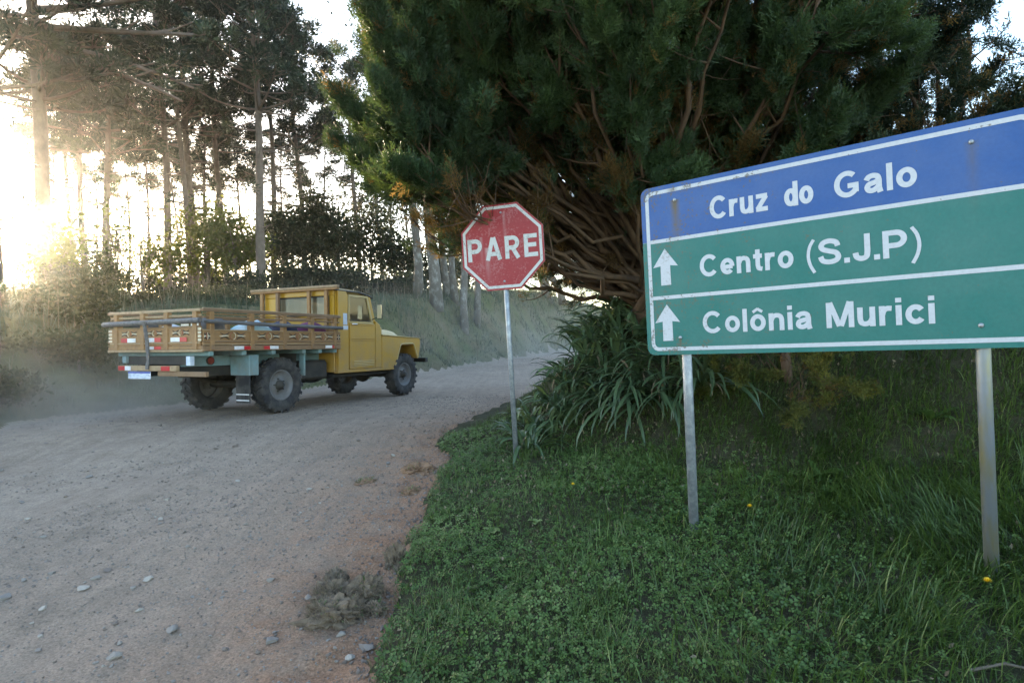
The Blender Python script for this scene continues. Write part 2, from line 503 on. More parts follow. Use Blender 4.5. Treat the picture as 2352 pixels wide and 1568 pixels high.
# centre lines of the letters' strokes: capital height 1, stroke 0.2
STROKES = {
 'C': (0.84, [_arc(0.43, 0.5, 0.33, 0.41, 40, 320, 24)]),
 'G': (0.88, [_arc(0.43, 0.5, 0.33, 0.41, 47, 322, 24), [(0.45, 0.43), (0.80, 0.43)], [(0.71, 0.44), (0.71, 0.16)]]),
 'S': (0.80, [_sm([(0.69, 0.68), (0.63, 0.83), (0.41, 0.90), (0.20, 0.85), (0.12, 0.71), (0.20, 0.59), (0.41, 0.51), (0.62, 0.43), (0.70, 0.28), (0.62, 0.15), (0.40, 0.10), (0.17, 0.16), (0.09, 0.33)])]),
 'J': (0.60, [[(0.49, 1.0), (0.49, 0.36)] + _sm([(0.49, 0.35), (0.45, 0.16), (0.29, 0.10), (0.14, 0.17), (0.10, 0.33)])]),
 'P': (0.76, [[(0.10, 0), (0.10, 1.0)], [(0.12, 0.905), (0.42, 0.905)] + _arc(0.42, 0.675, 0.24, 0.23, 88, -88, 12) + [(0.42, 0.445), (0.12, 0.445)]]),
 'R': (0.80, [[(0.10, 0), (0.10, 1.0)], [(0.12, 0.905), (0.42, 0.905)] + _arc(0.42, 0.69, 0.23, 0.215, 88, -88, 12) + [(0.42, 0.475), (0.12, 0.475)], [(0.40, 0.46), (0.68, 0.0)]]),
 'A': (0.84, [[(0.09, 0.0), (0.40, 1.0)], [(0.75, 0.0), (0.44, 1.0)], [(0.20, 0.27), (0.64, 0.27)]]),
 'E': (0.72, [[(0.10, 0), (0.10, 1.0)], [(0.12, 0.905), (0.68, 0.905)], [(0.12, 0.52), (0.63, 0.52)], [(0.12, 0.095), (0.70, 0.095)]]),
 'M': (0.94, [[(0.10, 0), (0.10, 1.0)], [(0.84, 0), (0.84, 1.0)], [(0.14, 1.0), (0.445, 0.06)], [(0.80, 1.0), (0.495, 0.06)]]),
 '(': (0.36, [_sm([(0.31, 1.02), (0.16, 0.75), (0.10, 0.40), (0.16, 0.05), (0.31, -0.26)])]),
 ')': (0.36, [_sm([(0.05, 1.02), (0.20, 0.75), (0.26, 0.40), (0.20, 0.05), (0.05, -0.26)])]),
 '.': (0.20, [[(0.10, 0.0), (0.10, 0.19)]]),
 'l': (0.20, [[(0.10, 0.0), (0.10, 1.0)]]),
 'i': (0.20, [[(0.10, 0.0), (0.10, 0.74)], [(0.10, 0.84), (0.10, 1.01)]]),
 'o': (0.62, [_o]), 'ô': (0.62, [_o, [(0.13, 0.83), (0.32, 0.97)], [(0.49, 0.83), (0.30, 0.97)]]),
 'c': (0.58, [_arc(0.31, 0.37, 0.21, 0.27, 36, 324, 20)]),
 'e': (0.62, [_arc(0.31, 0.37, 0.21, 0.27, -4, 318, 24), [(0.12, 0.345), (0.54, 0.345)]]),
 'd': (0.62, [_arc(0.30, 0.37, 0.20, 0.27, 0, 360, 28), [(0.52, 0.0), (0.52, 1.0)]]),
 'a': (0.60, [_sm([(0.08, 0.50), (0.15, 0.61), (0.29, 0.65), (0.42, 0.60), (0.46, 0.46)]) + [(0.46, 0.18), (0.50, 0.0)], _sm([(0.45, 0.42), (0.30, 0.38), (0.15, 0.33), (0.10, 0.21), (0.17, 0.11), (0.30, 0.11), (0.42, 0.20)])]),
 'n': (0.60, [[(0.10, 0.0), (0.10, 0.74)], _sm([(0.11, 0.44), (0.18, 0.59), (0.32, 0.64), (0.45, 0.58), (0.49, 0.44)]) + [(0.49, 0.0)]]),
 'u': (0.60, [[(0.49, 0.0), (0.49, 0.74)], [(0.10, 0.74)] + _sm([(0.10, 0.30), (0.14, 0.15), (0.27, 0.10), (0.41, 0.16), (0.48, 0.30)])]),
 'r': (0.42, [[(0.10, 0.0), (0.10, 0.74)], _sm([(0.11, 0.42), (0.16, 0.57), (0.26, 0.64), (0.40, 0.635)])]),
 't': (0.40, [[(0.20, 0.94)] + _sm([(0.20, 0.26), (0.24, 0.13), (0.38, 0.09)]), [(0.02, 0.655), (0.38, 0.655)]]),
 'z': (0.56, [[(0.04, 0.645), (0.53, 0.645)], [(0.48, 0.63), (0.09, 0.11)], [(0.03, 0.095), (0.54, 0.095)]]),
}
def letters(text, x0, x1, base, cap, mat, parent, y=-0.0028, wt=0.188, gap=0.085, thick=0.0008):
    """each letter a flat mesh of its own, front towards -y"""
    tot = sum(STROKES[c][0] for c in text) + gap * (len(text) - 1)
    sx = (x1 - x0) / tot; x = 0.0; s = 0
    for ch in text:
        V, Q = [], []
        for ln in STROKES[ch][1]:
            p = np.array([((x + a) * sx, b * cap) for a, b in ln]); n = len(p)
            w = wt * (0.62 if ch in '()' or (ch == 'ô' and n == 2) else 1.0) * cap / 2
            closed = np.hypot(*(p[0] - p[-1])) < 1e-6
            d = np.diff(p, axis=0); d = d / np.hypot(d[:, 0], d[:, 1])[:, None]
            nm = np.stack([-d[:, 1], d[:, 0]], -1)
            if closed: nn = nm + np.roll(nm, 1, 0); nn = np.concatenate([nn, nn[:1]])
            else: nn = np.concatenate([nm[:1], nm[1:] + nm[:-1], nm[-1:]])
            nn = nn / np.hypot(nn[:, 0], nn[:, 1])[:, None]
            ref = np.concatenate([nm, nm[-1:]])
            nn = nn / np.clip((nn * ref).sum(1), 0.5, 1)[:, None]
            yy = y - 0.00012 * (s % 5); s += 1
            k = len(V)
            for q, m_ in zip(p, nn):
                a, b = q + m_ * w, q - m_ * w
                V += [(x0 + a[0], yy, base + a[1]), (x0 + b[0], yy, base + b[1]), (x0 + a[0], y + thick, base + a[1]), (x0 + b[0], y + thick, base + b[1])]
            for i in range(n - 1):
                a = k + i * 4; b = a + 4
                Q += [(a, b, b + 1, a + 1), (a, a + 2, b + 2, b), (a + 1, b + 1, b + 3, a + 3)]
        obj('letter', np_mesh('letter', V, Q), mat, parent)
        x += STROKES[ch][0] + gap

def rrect(x0, x1, z0, z1, r, n=6, corners=(1, 1, 1, 1)):
    P = []
    for (cx, cz, a0, on) in ((x1 - r, z1 - r, 0, corners[0]), (x0 + r, z1 - r, 90, corners[1]), (x0 + r, z0 + r, 180, corners[2]), (x1 - r, z0 + r, 270, corners[3])):
        if not on:
            P.append((cx + r * (1 if a0 in (0, 270) else -1), cz + r * (1 if a0 in (0, 90) else -1))); continue
        for k in range(n + 1):
            a = R(a0 + 90 * k / n); P.append((cx + r * math.cos(a), cz + r * math.sin(a)))
    return P

def ring_mesh(outer, inner, y0, y1):
    n = len(outer)
    V = [(x, y0, z) for x, z in outer] + [(x, y0, z) for x, z in inner] + [(x, y1, z) for x, z in outer] + [(x, y1, z) for x, z in inner]
    Q = []
    for i in range(n):
        j = (i + 1) % n
        Q += [(i, j, n + j, n + i), (2 * n + j, 2 * n + i, 3 * n + i, 3 * n + j), (j, i, 2 * n + i, 2 * n + j), (n + i, n + j, 3 * n + j, 3 * n + i)]
    return np_mesh('border', V, Q)

def sign_paint(name, c, streaks=(), speck=0.5, rough=0.38, fade=0.15, dirt=(0.10, 0.075, 0.05)):
    m, nt, b = mat_new(name)
    tc = N(nt, 'ShaderNodeTexCoord')
    n1 = noise_node(nt, 3.0, 5, 0.6); n2 = noise_node(nt, 60, 3, 0.6); n3 = noise_node(nt, 9, 5, 0.7)
    r1 = ramp(nt, n1.outputs[0], [(0.35, c), (0.75, tuple(min(1, x * (1 - fade) + fade * 0.45) for x in c))])
    r2 = ramp(nt, n2.outputs[0], [(0.3, (0.86, 0.86, 0.86)), (0.7, (1.1, 1.1, 1.1))])
    col = mixc(nt, r1.outputs[0], r2.outputs[0], 0.6, 'MULTIPLY')
    # grime specks, thicker near the left end of the panel
    sx = N(nt, 'ShaderNodeSeparateXYZ'); nt.links.new(tc.outputs['Object'], sx.inputs[0])
    g = N(nt, 'ShaderNodeMapRange'); g.inputs['From Min'].default_value = 1.0; g.inputs['From Max'].default_value = 0.0
    nt.links.new(sx.outputs[0], g.inputs[0])
    ms = N(nt, 'ShaderNodeMath', operation='MULTIPLY'); nt.links.new(n2.outputs[0], ms.inputs[0]); nt.links.new(n3.outputs[0], ms.inputs[1])
    ga = N(nt, 'ShaderNodeMath', operation='MULTIPLY_ADD'); nt.links.new(g.outputs[0], ga.inputs[0]); ga.inputs[1].default_value = 0.10; nt.links.new(ms.outputs[0], ga.inputs[2])
    rs = ramp(nt, ga.outputs[0], [(0.365, (0, 0, 0)), (0.425, (speck, speck, speck))])
    col = mixc(nt, col, dirt, rs.outputs[0])
    for (x0, w, z0, z1, a) in streaks:           # runs of rusty dirt below bolts, grime along edges
        w1 = N(nt, 'ShaderNodeMath', operation='SUBTRACT'); nt.links.new(sx.outputs[0], w1.inputs[0]); w1.inputs[1].default_value = x0
        w2 = N(nt, 'ShaderNodeMath', operation='ABSOLUTE'); nt.links.new(w1.outputs[0], w2.inputs[0])
        w3 = N(nt, 'ShaderNodeMapRange'); w3.inputs['From Min'].default_value = w; w3.inputs['From Max'].default_value = 0; nt.links.new(w2.outputs[0], w3.inputs[0])
        zr = N(nt, 'ShaderNodeMapRange'); zr.inputs['From Min'].default_value = z0; zr.inputs['From Max'].default_value = z1; nt.links.new(sx.outputs[2], zr.inputs[0])
        cut = N(nt, 'ShaderNodeMath', operation='LESS_THAN'); nt.links.new(sx.outputs[2], cut.inputs[0]); cut.inputs[1].default_value = max(z0, z1) + 0.004
        p = N(nt, 'ShaderNodeMath', operation='MULTIPLY'); nt.links.new(w3.outputs[0], p.inputs[0]); nt.links.new(zr.outputs[0], p.inputs[1])
        p2 = N(nt, 'ShaderNodeMath', operation='MULTIPLY'); nt.links.new(p.outputs[0], p2.inputs[0]); nt.links.new(cut.outputs[0], p2.inputs[1])
        p3 = N(nt, 'ShaderNodeMath', operation='MULTIPLY'); nt.links.new(p2.outputs[0], p3.inputs[0]); nt.links.new(n3.outputs[0], p3.inputs[1])
        p4 = N(nt, 'ShaderNodeMath', operation='MULTIPLY', use_clamp=True); nt.links.new(p3.outputs[0], p4.inputs[0]); p4.inputs[1].default_value = a
        col = mixc(nt, col, dirt, p4.outputs[0])
    nt.links.new(col, b.inputs['Base Color'])
    b.inputs['Roughness'].default_value = rough
    b.inputs['Specular IOR Level'].default_value = 0.4
    bump(nt, b, n2.outputs[0], 0.06, 0.002)
    return m

STR = [(0.215, 0.035, 0.62, 0.90, 2.6), (1.58, 0.03, 0.55, 0.90, 0.9), (0.21, 0.012, 0.0, 0.098, 2.0), (0.45, 0.75, 0.935, 0.962, 0.9)]
M['sign_blue'] = sign_paint('sign_blue', (0.004, 0.066, 0.265), STR, 0.75, fade=0.09)
M['sign_green'] = sign_paint('sign_green', (0.002, 0.128, 0.118), STR, 0.6, fade=0.08)
M['sign_white'] = sign_paint('sign_white', (0.46, 0.48, 0.53), [(0.2, 0.04, 0.5, 1.0, 1.2)], 0.75, fade=0.0)
M['sign_white2'] = sign_paint('sign_white_lettering', (0.47, 0.49, 0.545), [], 0.35, fade=0.0)
M['sign_back'] = worn('sign_back', (0.35, 0.36, 0.37), None, 4, 0.5, 0.5)
M['sign_red'] = sign_paint('sign_red', (0.27, 0.008, 0.016), [(-0.14, 0.03, -0.30, 0.0, 1.0), (0.03, 0.02, 0.0, 0.30, 0.6), (-0.19, 0.02, -0.2, 0.1, 0.6)], 0.14, 0.42, 0.06, dirt=(0.50, 0.42, 0.42))
M['sign_white3'] = sign_paint('sign_white_octagon', (0.50, 0.50, 0.50), [], 0.4, 0.45, 0.0)

def bolt(x, z, y, parent, r=0.011):
    me = lathe([(0.0001, -0.008), (r * 0.6, -0.0065), (r, -0.002), (r, 0.0)], 12)
    obj('bolt', me, M['galv'], parent, (x, y, z))

# big direction board
gb = 0.20
rs_ = empty('road_sign', (0.8237, 3.571, gb), (0, 0, R(-39.285)))
tag(rs_, 'wide blue and green direction board with white lettering and arrows on two round posts', 'road sign')
BW = 1.815
pan = obj('panel', prism(rrect(0, BW, 0, 1.0, 0.045), 0.0, 0.004, 'y', 0), M['sign_back'], rs_, (0, 0, 1.3119 - gb), (0.00505, -0.00347, 0))
obj('blue_field', prism(rrect(0, BW, 0.676, 1.0, 0.045, corners=(1, 1, 0, 0)), -0.0012, -0.0002, 'y', 0), M['sign_blue'], pan)
obj('green_field', prism(rrect(0, BW, 0.0, 0.6745, 0.045, corners=(0, 0, 1, 1)), -0.0012, -0.0002, 'y', 0), M['sign_green'], pan)
obj('border', ring_mesh(rrect(0.028, BW - 0.028, 0.024, 0.974, 0.045), rrect(0.050, BW - 0.050, 0.045, 0.953, 0.026), -0.0024, -0.0014), M['sign_white'], pan)
for z in (0.665, 0.329):
    obj('divider_line', box(0.051, BW - 0.051, -0.0024, -0.0014, z, z + 0.021, 0), M['sign_white'], pan)
arrow = [(-0.031, 0.0), (0.031, 0.0), (0.030, 0.115), (0.078, 0.108), (0.0, 0.215), (-0.078, 0.108), (-0.030, 0.115)]
for x, z in ((0.138, 0.412), (0.135, 0.083)):
    obj('arrow', prism([(x + a, z + b) for a, b in arrow], -0.0025, -0.0014, 'y', 0), M['sign_white2'], pan)
for args in (('Cruz', 0.418, 0.730, 0.752, 0.126), ('do', 0.811, 0.946, 0.752, 0.126), ('Galo', 1.040, 1.381, 0.750, 0.128),
             ('Centro', 0.345, 0.842, 0.437, 0.124), ('(S.J.P)', 0.898, 1.390, 0.433, 0.130),
             ('Colônia', 0.346, 0.918, 0.117, 0.124), ('Murici', 0.979, 1.425, 0.117, 0.126)):
    letters(*args, M['sign_white2'], pan)
for x, z in ((0.21, 0.099), (1.585, 0.10), (1.579, 0.901), (0.214, 0.902)):
    bolt(x, z, -0.0012, pan)
for x, zb, mt in ((0.228, 0.02, 'galv'), (1.588, 0.10, 'galv2')):
    V, Q, T = tube([(x, 0.036, zb - gb - 0.05), (x, 0.036, 1.3119 - gb + 0.96)], 0.0278, 20)
    me = np_mesh('post', V, Q, T)
    for p in me.polygons: p.use_smooth = len(p.vertices) == 4
    obj('post', me, M[mt], rs_)
    for z in (0.10, 0.90):
        obj('clamp', lathe([(0.0285, -0.02), (0.033, -0.02), (0.033, 0.02), (0.0285, 0.02)], 20, axis='z'), M['galv'], rs_, (x, 0.036, 1.3119 - gb + z))

# stop sign
ss_ = empty('stop_sign', (-0.006, 5.175, 0.36), (R(0.5), R(-0.8), R(-15.98)))
tag(ss_, 'red octagonal stop sign with white lettering on a thin grey post', 'stop sign')
zc = 2.252 - 0.36
def octo(r): return [(r * math.cos(R(22.5 + 45 * k)), r * math.sin(R(22.5 + 45 * k))) for k in range(8)]
RO = 0.75 / 2 / math.cos(R(22.5))
pan2 = obj('panel', prism(octo(RO), -0.002, 0.002, 'y', 0.0008), M['sign_back'], ss_, (-0.006, -0.026, zc))
obj('red_field', prism(octo(RO - 0.0005), -0.0034, -0.0024, 'y', 0), M['sign_red'], pan2)
obj('border', ring_mesh(octo(RO - 0.018), octo(RO - 0.044), -0.0046, -0.0036), M['sign_white3'], pan2)
letters('PARE', -0.318, 0.322, -0.108, 0.198, M['sign_white3'], pan2, -0.0050, 0.182, 0.20)
bolt(0.003, -0.300, -0.0034, pan2, 0.010)
bolt(0.003, 0.300, -0.0034, pan2, 0.010)
V, Q, T = tube([(0, 0, -0.15), (0, 0, zc + 0.34)], 0.0225, 18)
me = np_mesh('post', V, Q, T)
for p in me.polygons: p.use_smooth = len(p.vertices) == 4
obj('post', me, M['galv'], ss_)

# ------------------------------------------------------------------ the truck (x forward from the rear axle, y to its left, z up)
def muddy(m, z0, z1, amount, col=(0.24, 0.185, 0.135)):
    """dried road mud and dust that clings to the lower body, broken up by noise"""
    nt = m.node_tree; b = nt.nodes['Principled BSDF']
    src = b.inputs['Base Color'].links[0].from_socket
    tc = N(nt, 'ShaderNodeTexCoord'); sx = N(nt, 'ShaderNodeSeparateXYZ'); nt.links.new(tc.outputs['Object'], sx.inputs[0])
    mr = N(nt, 'ShaderNodeMapRange'); mr.inputs['From Min'].default_value = z1; mr.inputs['From Max'].default_value = z0; nt.links.new(sx.outputs[2], mr.inputs[0])
    no = noise_node(nt, 7, 6, 0.7)
    a = N(nt, 'ShaderNodeMath', operation='MULTIPLY_ADD'); nt.links.new(no.outputs[0], a.inputs[0]); a.inputs[1].default_value = 1.5; a.inputs[2].default_value = -0.45
    c = N(nt, 'ShaderNodeMath', operation='MULTIPLY', use_clamp=True); nt.links.new(a.outputs[0], c.inputs[0]); nt.links.new(mr.outputs[0], c.inputs[1])
    d = N(nt, 'ShaderNodeMath', operation='MULTIPLY', use_clamp=True); nt.links.new(c.outputs[0], d.inputs[0]); d.inputs[1].default_value = amount
    nt.links.new(mixc(nt, src, col, d.outputs[0]), b.inputs['Base Color'])
    r = N(nt, 'ShaderNodeMapRange'); r.inputs['To Min'].default_value = b.inputs['Roughness'].default_value; r.inputs['To Max'].default_value = 0.9
    nt.links.new(d.outputs[0], r.inputs[0]); nt.links.new(r.outputs[0], b.inputs['Roughness'])
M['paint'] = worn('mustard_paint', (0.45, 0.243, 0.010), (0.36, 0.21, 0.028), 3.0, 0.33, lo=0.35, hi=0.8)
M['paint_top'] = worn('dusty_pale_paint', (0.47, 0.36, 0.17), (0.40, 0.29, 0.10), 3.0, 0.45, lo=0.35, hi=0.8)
M['wood'] = worn('bed_wood', (0.31, 0.165, 0.055), (0.20, 0.10, 0.04), 5, 0.6, lo=0.35, hi=0.75, vec=(0.6, 3, 3), bstr=0.15)
M['wood_brown'] = worn('brown_wood', (0.22, 0.125, 0.06), (0.16, 0.09, 0.045), 6, 0.6, vec=(0.6, 3, 3), bstr=0.15)
M['wood_pale'] = worn('pale_wood', (0.34, 0.24, 0.14), (0.24, 0.16, 0.09), 6, 0.65, vec=(0.6, 3, 3), bstr=0.15)
M['bar'] = worn('weathered_pole', (0.085, 0.08, 0.085), (0.17, 0.16, 0.16), 8, 0.7, vec=(0.5, 3, 3), bstr=0.3)
M['blue_metal'] = worn('light_blue_paint', (0.17, 0.31, 0.36), (0.12, 0.19, 0.21), 4, 0.55)
M['dark_metal'] = worn('dark_chassis', (0.022, 0.021, 0.020), (0.05, 0.044, 0.038), 5, 0.75)
M['rubber'] = worn('dusty_tyre_rubber', (0.022, 0.022, 0.026), (0.085, 0.078, 0.072), 7, 0.85, lo=0.42, hi=0.7)
M['rim'] = worn('dusty_wheel_rim', (0.15, 0.155, 0.17), (0.12, 0.10, 0.085), 6, 0.6)
M['red_refl'] = worn('red_reflector', (0.50, 0.02, 0.03), None, 8, 0.3)
M['white_refl'] = worn('white_reflector', (0.72, 0.72, 0.76), None, 8, 0.3)
M['black'] = worn('black_trim', (0.014, 0.014, 0.015), None, 8, 0.5)
M['chrome'] = worn('chrome', (0.8, 0.8, 0.8), (0.7, 0.7, 0.7), 6, 0.12, 1.0)
M['mirror'] = worn('mirror_glass', (0.92, 0.92, 0.92), (0.9, 0.9, 0.9), 2, 0.03, 1.0)
M['cream'] = worn('cream_ornament', (0.62, 0.55, 0.42), None, 8, 0.6)
M['carmine'] = worn('faded_carmine', (0.30, 0.08, 0.045), (0.24, 0.12, 0.07), 20, 0.6)
muddy(M['paint'], 0.45, 1.35, 1.3); muddy(M['blue_metal'], 0.4, 1.2, 1.0); muddy(M['wood'], 0.8, 1.9, 0.6); muddy(M['wood_brown'], 0.8, 1.9, 0.6)
M['seat'] = worn('dark_seat', (0.03, 0.028, 0.026), None, 5, 0.8)
M['plate'] = worn('plate_white', (0.62, 0.66, 0.78), (0.42, 0.46, 0.56), 14, 0.4, lo=0.45, hi=0.6, vec=(1, 1, 3))
M['plate_blue'] = worn('plate_blue', (0.06, 0.09, 0.38), None, 8, 0.4)
M['lamp_red'] = worn('tail_lamp_red', (0.22, 0.03, 0.02), None, 8, 0.25)
M['sticker'] = worn('pale_blue_sticker', (0.42, 0.50, 0.66), (0.62, 0.68, 0.78), 10, 0.5)
gm, gnt, gb_ = mat_new('window_glass')
_tr = N(gnt, 'ShaderNodeBsdfTransparent'); _tr.inputs[0].default_value = (0.90, 0.93, 0.90, 1)
_gl = N(gnt, 'ShaderNodeBsdfGlossy'); _gl.inputs['Roughness'].default_value = 0.04
_fr = N(gnt, 'ShaderNodeFresnel'); _fr.inputs[0].default_value = 1.5
_mx = N(gnt, 'ShaderNodeMixShader')
_du = N(gnt, 'ShaderNodeBsdfTranslucent'); _du.inputs[0].default_value = (0.85, 0.80, 0.68, 1)
_dm = N(gnt, 'ShaderNodeMixShader'); _dm.inputs[0].default_value = 0.45      # road dust on the panes
gnt.links.new(_tr.outputs[0], _dm.inputs[1]); gnt.links.new(_du.outputs[0], _dm.inputs[2])
gnt.links.new(_fr.outputs[0], _mx.inputs[0]); gnt.links.new(_dm.outputs[0], _mx.inputs[1]); gnt.links.new(_gl.outputs[0], _mx.inputs[2])
gnt.links.new(_mx.outputs[0], gnt.nodes['Material Output'].inputs[0])
M['glass'] = gm

trk = empty('farm_truck', (TX, TY, TZ), (0.025, 0.022, math.pi / 2 - TH))
tag(trk, 'old mustard yellow pickup truck with a carved wooden slatted bed driving along the dirt road', 'truck')
def tp(name, me, mat, parent=trk, **k): return obj(name, me, M[mat], parent, **k)
WB = 3.071

# wheels
def tyre_mesh():
    prof = [(0.215, -0.075), (0.235, -0.095), (0.30, -0.108), (0.355, -0.106), (0.378, -0.094), (0.384, -0.05), (0.386, 0.0), (0.384, 0.05), (0.378, 0.094), (0.355, 0.106), (0.30, 0.108), (0.235, 0.095), (0.215, 0.075)]
    base = lathe(prof, 44)
    bm = bmesh.new(); bm.from_mesh(base)
    nl = 20
    for k in range(nl):
        for s in (-1, 1):
            a = (k + (0.5 if s > 0 else 0)) / nl * 2 * math.pi
            da = 0.11
            vs_ = []
            for (yy, sh) in ((0.112, 0.0), (0.004, 0.16)):
                for r_ in (0.352 if yy > 0.1 else 0.380, 0.4055 if yy < 0.1 else 0.398):
                    for d in (-da / 2, da / 2):
                        t = a + d + sh
                        vs_.append(bm.verts.new((r_ * math.cos(t), s * yy, r_ * math.sin(t))))
            o0, o1, o2, o3, i0, i1, i2, i3 = vs_
            for f in ((o0, o1, o3, o2), (i0, i2, i3, i1), (o2, o3, i3, i2), (o0, i0, i1, o1), (o0, o2, i2, i0), (o1, i1, i3, o3)):
                bm.faces.new(f)
    bmesh.ops.recalc_face_normals(bm, faces=bm.faces[:])
    bpy.data.meshes.remove(base)
    return bm_mesh(bm, 'tyre')
rim_me = lathe([(0.0005, -0.052), (0.055, -0.052), (0.062, -0.040), (0.125, -0.030), (0.150, -0.022), (0.172, -0.034), (0.190, -0.030), (0.198, -0.070), (0.212, -0.084), (0.222, -0.082), (0.220, -0.060), (0.205, -0.030), (0.205, 0.06), (0.22, 0.08)], 40, 'wheel')
hub_me = lathe([(0.0005, -0.120), (0.030, -0.118), (0.040, -0.105), (0.046, -0.060), (0.072, -0.054), (0.074, -0.045), (0.07, -0.03)], 24, 'hub')
nut_me = cyl((0, -0.012, 0), (0, 0.012, 0), 0.011, 6, 'wheel_nut', False)
ty_me = tyre_mesh()
for wx in (0, WB):
    for s in (-1, 1):
        w = tp('wheel', rim_me, 'rim', loc=(wx, s * 0.712, 0.4055), rot=(0, random.uniform(0, 6), 0 if s < 0 else math.pi))
        tp('tyre', ty_me, 'rubber', w)
        tp('hub', hub_me, 'rim' if wx else 'dark_metal', w)
        for k in range(5):
            a = k * 2 * math.pi / 5
            tp('wheel_nut', nut_me, 'dark_metal', w, loc=(0.092 * math.cos(a), -0.042, 0.092 * math.sin(a)))
# chassis
for s in (-1, 1):
    tp('frame_rail', box(-1.30, 3.58, s * 0.40 - 0.035, s * 0.40 + 0.035, 0.58, 0.71), 'dark_metal')
    for wx in (0, WB):
        pts = bez((wx - 0.55, s * 0.50, 0.60), (wx, s * 0.50, 0.30), (wx + 0.55, s * 0.50, 0.60), 9)
        V, Q, T = tube(pts, 0.035, 4); tp('leaf_spring', np_mesh('leaf_spring', V, Q, T), 'dark_metal')
for wx in (0, WB):
    tp('axle', cyl((wx, -0.62, 0.4055), (wx, 0.62, 0.4055), 0.055, 12), 'dark_metal')
    bm = bmesh.new(); bmesh.ops.create_icosphere(bm, subdivisions=2, radius=0.165); me = bm_mesh(bm, 'differential', True)
    tp('differential', me, 'dark_metal', loc=(wx, -0.12 if wx == 0 else 0.2, 0.4055))
tp('drive_shaft', cyl((0.1, -0.1, 0.43), (1.6, -0.05, 0.55), 0.035, 10), 'dark_metal')
tp('gearbox', box(1.4, 2.35, -0.22, 0.2, 0.40, 0.72, 0.05), 'dark_metal')
tp('engine', box(2.4, 3.4, -0.3, 0.3, 0.52, 1.0, 0.05), 'dark_metal')
tp('fuel_tank', box(0.46, 1.06, -0.72, -0.46, 0.44, 0.74, 0.04), 'dark_metal')
tp('step', box(1.20, 2.70, -0.70, -0.44, 0.44, 0.50, 0.01), 'dark_metal')
tp('muffler', cyl((0.55, -0.42, 0.44), (1.1, -0.42, 0.46), 0.07, 12), 'dark_metal')
V, Q, T = tube(bez((0.45, -0.62, 0.52), (0.75, -0.62, 0.30), (1.15, -0.55, 0.46), 10), 0.012, 6)
tp('hose', np_mesh('hose', V, Q, T), 'black')

# ---- wooden bed
XR, XF, HW = -1.367, 1.123, 0.917
for k in range(9):
    y = -HW + 0.02 + k * (2 * HW - 0.04) / 9
    tp('floor_plank', box(XR + 0.03, XF - 0.01, y + 0.003, y + (2 * HW - 0.04) / 9 - 0.003, 0.925, 0.955, 0.003), 'wood_brown')
for k, x in enumerate((-1.22, -0.72, -0.22, 0.36, 0.70, 1.04)):
    tp('cross_bearer', box(x - 0.035, x + 0.035, -HW + 0.03, HW - 0.03, 0.855, 0.922, 0.006), 'blue_metal')
for s in (-1, 1):
    tp('bed_rail', box(XR + 0.1, XF, s * 0.42 - 0.05, s * 0.42 + 0.05, 0.715, 0.852, 0.006), 'blue_metal' if s < 0 else 'dark_metal')

def ornament(parent, c0, axis, half, zc_, hh, out):
    """a painted, carved motif: dark scrolls above and below, cream strips and a red heart in the middle"""
    def Pt(u, z, d):
        return (c0 + u, out[0] + out[1] * d, z) if axis == 'x' else (out[0] + out[1] * d, c0 + u, z)
    for q in (-1, 1):
        for t in (-1, 1):
            pts = [Pt(q * half * (0.25 + 0.65 * k / 8), zc_ + t * hh * (0.72 - 0.50 * math.sin(math.pi * k / 8)), 0.004) for k in range(9)]
            V, Q, T = tube(pts, [0.003 + 0.005 * math.sin(math.pi * min(1, (k + 0.5) / 8)) for k in range(9)], 5)
            tp('carved_scroll', np_mesh('carved_scroll', V, Q, T), 'black', parent)
        pts = [Pt(q * half * (0.30 + 0.62 * k / 6), zc_ + 0.004 * math.sin(k), 0.002) for k in range(7)]
        V, Q, T = tube(pts, [0.004, 0.008, 0.011, 0.012, 0.010, 0.007, 0.003], 5)
        tp('carved_leaf', np_mesh('carved_leaf', V, Q, T), 'cream', parent)
    for q in (-1, 1):
        pts = [Pt(q * half * 0.20 * math.cos(a), zc_ + hh * 0.75 * math.sin(a), 0.003) for a in np.linspace(-1.4, 1.4, 8)]
        V, Q, T = tube(pts, 0.005, 5)
        tp('carved_scroll', np_mesh('carved_scroll', V, Q, T), 'carmine' if q < 0 else 'cream', parent)

